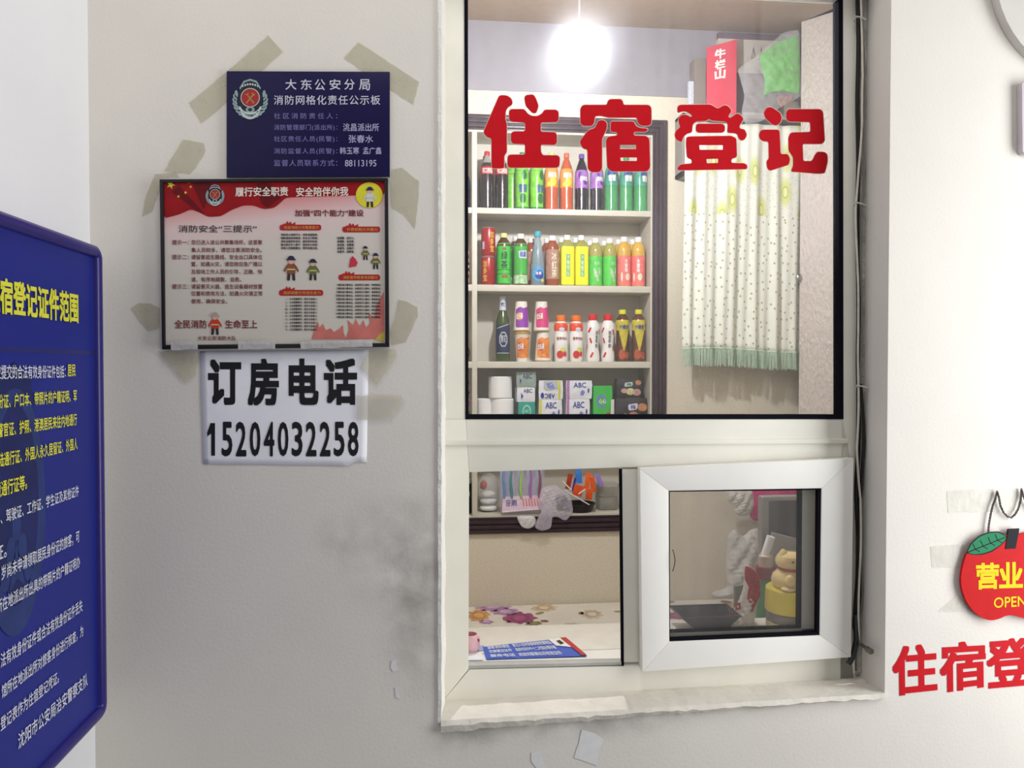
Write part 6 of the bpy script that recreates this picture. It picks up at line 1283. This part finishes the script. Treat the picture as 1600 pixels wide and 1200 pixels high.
def scrap(pts, label): tape(pts, label, m=M_scr, group='white paper residue under the window', cat='paper scrap')['label'] = label; 
scrap([(909, 1140), (930, 1146), (944, 1156), (936, 1172), (932, 1196), (915, 1190), (897, 1184), (905, 1160)], 'largest torn white paper scrap stuck on the wall below the sill')
scrap([(830, 1176), (845, 1174), (850, 1190), (854, 1200), (838, 1200), (830, 1190)], 'white paper scrap at the bottom edge left of the largest scrap')
scrap([(612, 1032), (620, 1031), (619, 1041), (622, 1047), (614, 1050), (610, 1043)], 'small white paint chip left of the window bottom')
scrap([(617, 1074), (624, 1072), (622, 1084), (625, 1092), (618, 1090)], 'tiny white paint chip under the small one left of the window')

# ------------------------------------------------------------------ blue notice board on the left wall
XBd = XL+.035
def onb(x, y, l=0): return PX(x, y, XBd)+Vector((l, 0, 0))
nb = thing('notice_board', PX(158, 1095, XL+.02), 'large royal blue notice board with yellow and white characters on the left wall', 'notice board')
tr_ = onb(151, 386); br_ = onb(163, 1112)
yF0 = (tr_.y+br_.y)/2; zT = tr_.z; zB_ = br_.z; yN = -1.45
M_bfr = mat('indigo_frame', (38, 30, 112), .3, .08, 40, spec=.35); M_bpan = mat('royal_blue_panel', (24, 36, 128), .4, .06, 3, spec=.2)
q = MB(); rr = .022; w_ = .020
def rr_path(r):
    pts = [(yN, zT), (yF0-r, zT)]+[(yF0-r+r*math.sin(a), zT-r+r*math.cos(a)) for a in [i*.1963 for i in range(1, 8)]]+[(yF0, zT-r), (yF0, zB_+r)]+[(yF0-r+r*math.cos(a), zB_+r-r*math.sin(a)) for a in [i*.1963 for i in range(1, 8)]]+[(yF0-r, zB_), (yN, zB_)]
    return pts
pth = rr_path(rr); prof = [(0, 0), (.012, .004), (.016, .010), (.012, .018), (.004, .020), (0, .020)]   # (out from wall side, inward)
vs = []; K = 6
for i, (y, z) in enumerate(pth):
    a = Vector(pth[max(0, i-1)]); b_ = Vector(pth[min(len(pth)-1, i+1)]); t = (b_-a).normalized(); n_ = Vector((t.y, -t.x))
    for ox, inn in ((-.030, 0), (.006, .001), (.009, .006), (.008, .014), (.003, .019), (-.030, .019)): vs.append(Vector((XBd+ox, y+n_.x*inn, z+n_.y*inn)))
q.add(vs, [(i*K+k, (i+1)*K+k, (i+1)*K+(k+1) % K, i*K+(k+1) % K) for i in range(len(pth)-1) for k in range(K)]); q.build('frame', M_bfr, nb, ang=60)
q = MB(); q.box(XBd-.03, XBd-.0005, yN, yF0-.012, zB_+.012, zT-.012); q.build('panel', M_bpan, nb, smooth=False)
q = MB(); q.box(XBd-.0005, XBd-.0002, yN, yF0-.02, onb(80, 548).z-.004, onb(80, 545).z); q.build('band', mat('dark_blue_band', (20, 28, 104), .35, .05), nb, smooth=False)
# faint printed badge behind the text
M_wm = mat('watermark_blue', (34, 52, 110), .4, .2, 30, spec=.2); M_wm2 = mat('watermark_dark', (22, 32, 88), .4, .2, 30, spec=.2)
ey, ez = onb(25, 800).y, onb(25, 800).z
q = MB(); tb_ = lambda a, b_, l=0: Vector((XBd+l, ey+a, ez+b_))
put_shape(q, [ellipse(0, 0, .082, .165, 40), ellipse(0, .01, .060, .135, 40)], tb_, 0, .0003); put_shape(q, [(-.06, .08), (-.045, .175), (0, .20), (.045, .175), (.06, .08), (.058, -.06), (0, -.13), (-.058, -.06)], tb_, 1, .0002)
for k in range(5): put_shape(q, ellipse(-.03+.015*k, -.02-.03*abs(k-2), .012, .02, 12), tb_, 0, .0004)
put_shape(q, star(0, -.075, .035, math.pi/2), tb_, 0, .0004)
q.build('watermark_marking', [M_wm, M_wm2], nb, smooth=False)
M_byel = mat('board_yellow_print', (222, 220, 60), .4, .03); M_bwht = mat('board_white_print', (214, 216, 230), .4, .03)
def brow(q, t, xr, yr0, yr1, slope, wd, bold):
    """one printed row: right end at xr with glyph top/bottom yr0..yr1 there; characters of real width wd run to the left"""
    pr_ = onb(xr, (yr0+yr1)/2); hh = (onb(xr, yr0).z-onb(xr, yr1).z); n_ = len(t)
    v, f, asp, h1 = text2d(t); W_ = wd*n_
    for i, (dx, dy) in enumerate(shifts(bold)):
        q.add([Vector((XBd+.0008+i*3e-5, pr_.y-W_*(1-(u+dx/(asp*h1))), pr_.z+hh*(.5-(w2+dy/h1)))) for u, w2 in v], f)
y0w = lambda xa_, xb_: abs(onb(xa_, 500).y-onb(xb_, 500).y)
q = MB(); brow(q, '住宿登记证件范围', 121, 460, 504, 0, y0w(20, 121)/6.0, .03)
wb = y0w(3, 118)/16.0
for t, xr, ya, yb in (('居民', 117, 570, 588), ('份证、户口本、带照片的户籍证明、军', 119, 609, 627), ('警官证、护照、港澳居民来往内地通行', 119, 646, 664), ('陆通行证、外国人永久居留证、外国人', 120, 684, 702)): brow(q, t, xr, ya, yb, 0, wb, .018)
brow(q, '境通行证等。', 41, 741, 764, 0, wb, .018)
q.build('lettering', M_byel, nb, smooth=False)
q = MB(); brow(q, '应提交的合法有效身份证件包括：', 101.5, 571, 590, 0, wb*.97, .012)
for t, xr, ya, yb in (('、驾驶证、工作证、学生证及其他证件', 122, 758, 775), ('岁尚未申请领取居民身份证的旅客，可', 123, 828, 847), ('所在地派出所出具的带照片的户籍证明办', 124, 868, 886), ('法有效身份证件或合法有效身份证件丢失', 128, 936, 955), ('馆所在地派出所对旅客身份进行核查，为', 129, 976, 994)): brow(q, t, xr, ya, yb, 0, wb, .012)
brow(q, '证。', 9, 848, 870, 0, wb, .012); brow(q, '登记表作为住宿登记凭证。', 91, 1047, 1066, 0, wb, .012); brow(q, '沈阳市公安局治安警察支队', 136, 1050, 1071, 0, y0w(28, 136)/12, .012)
q.build('lettering', M_bwht, nb, smooth=False)

# flat pale disc and rounded slab at the far right edge of the wall
q = MB(); q.pxprism(ellipse(1690, -50, 135, 165, 48), -.02, -.001); tag(q.build('wall_disc', mat('pale_grey_disc', (206, 202, 196), .6, .04, 20)), 'pale grey flat round disc at the upper right corner of the wall', 'ornament')
q = MB(); q.pxprism(rounded([(1597, 128), (1660, 120), (1660, 246), (1598, 240)], 6), -.015, -.001); tag(q.build('wall_slab', mat('pale_lilac_slab', (196, 188, 194), .5, .04, 20)), 'pale lilac rounded slab on the wall under the round disc', 'box')
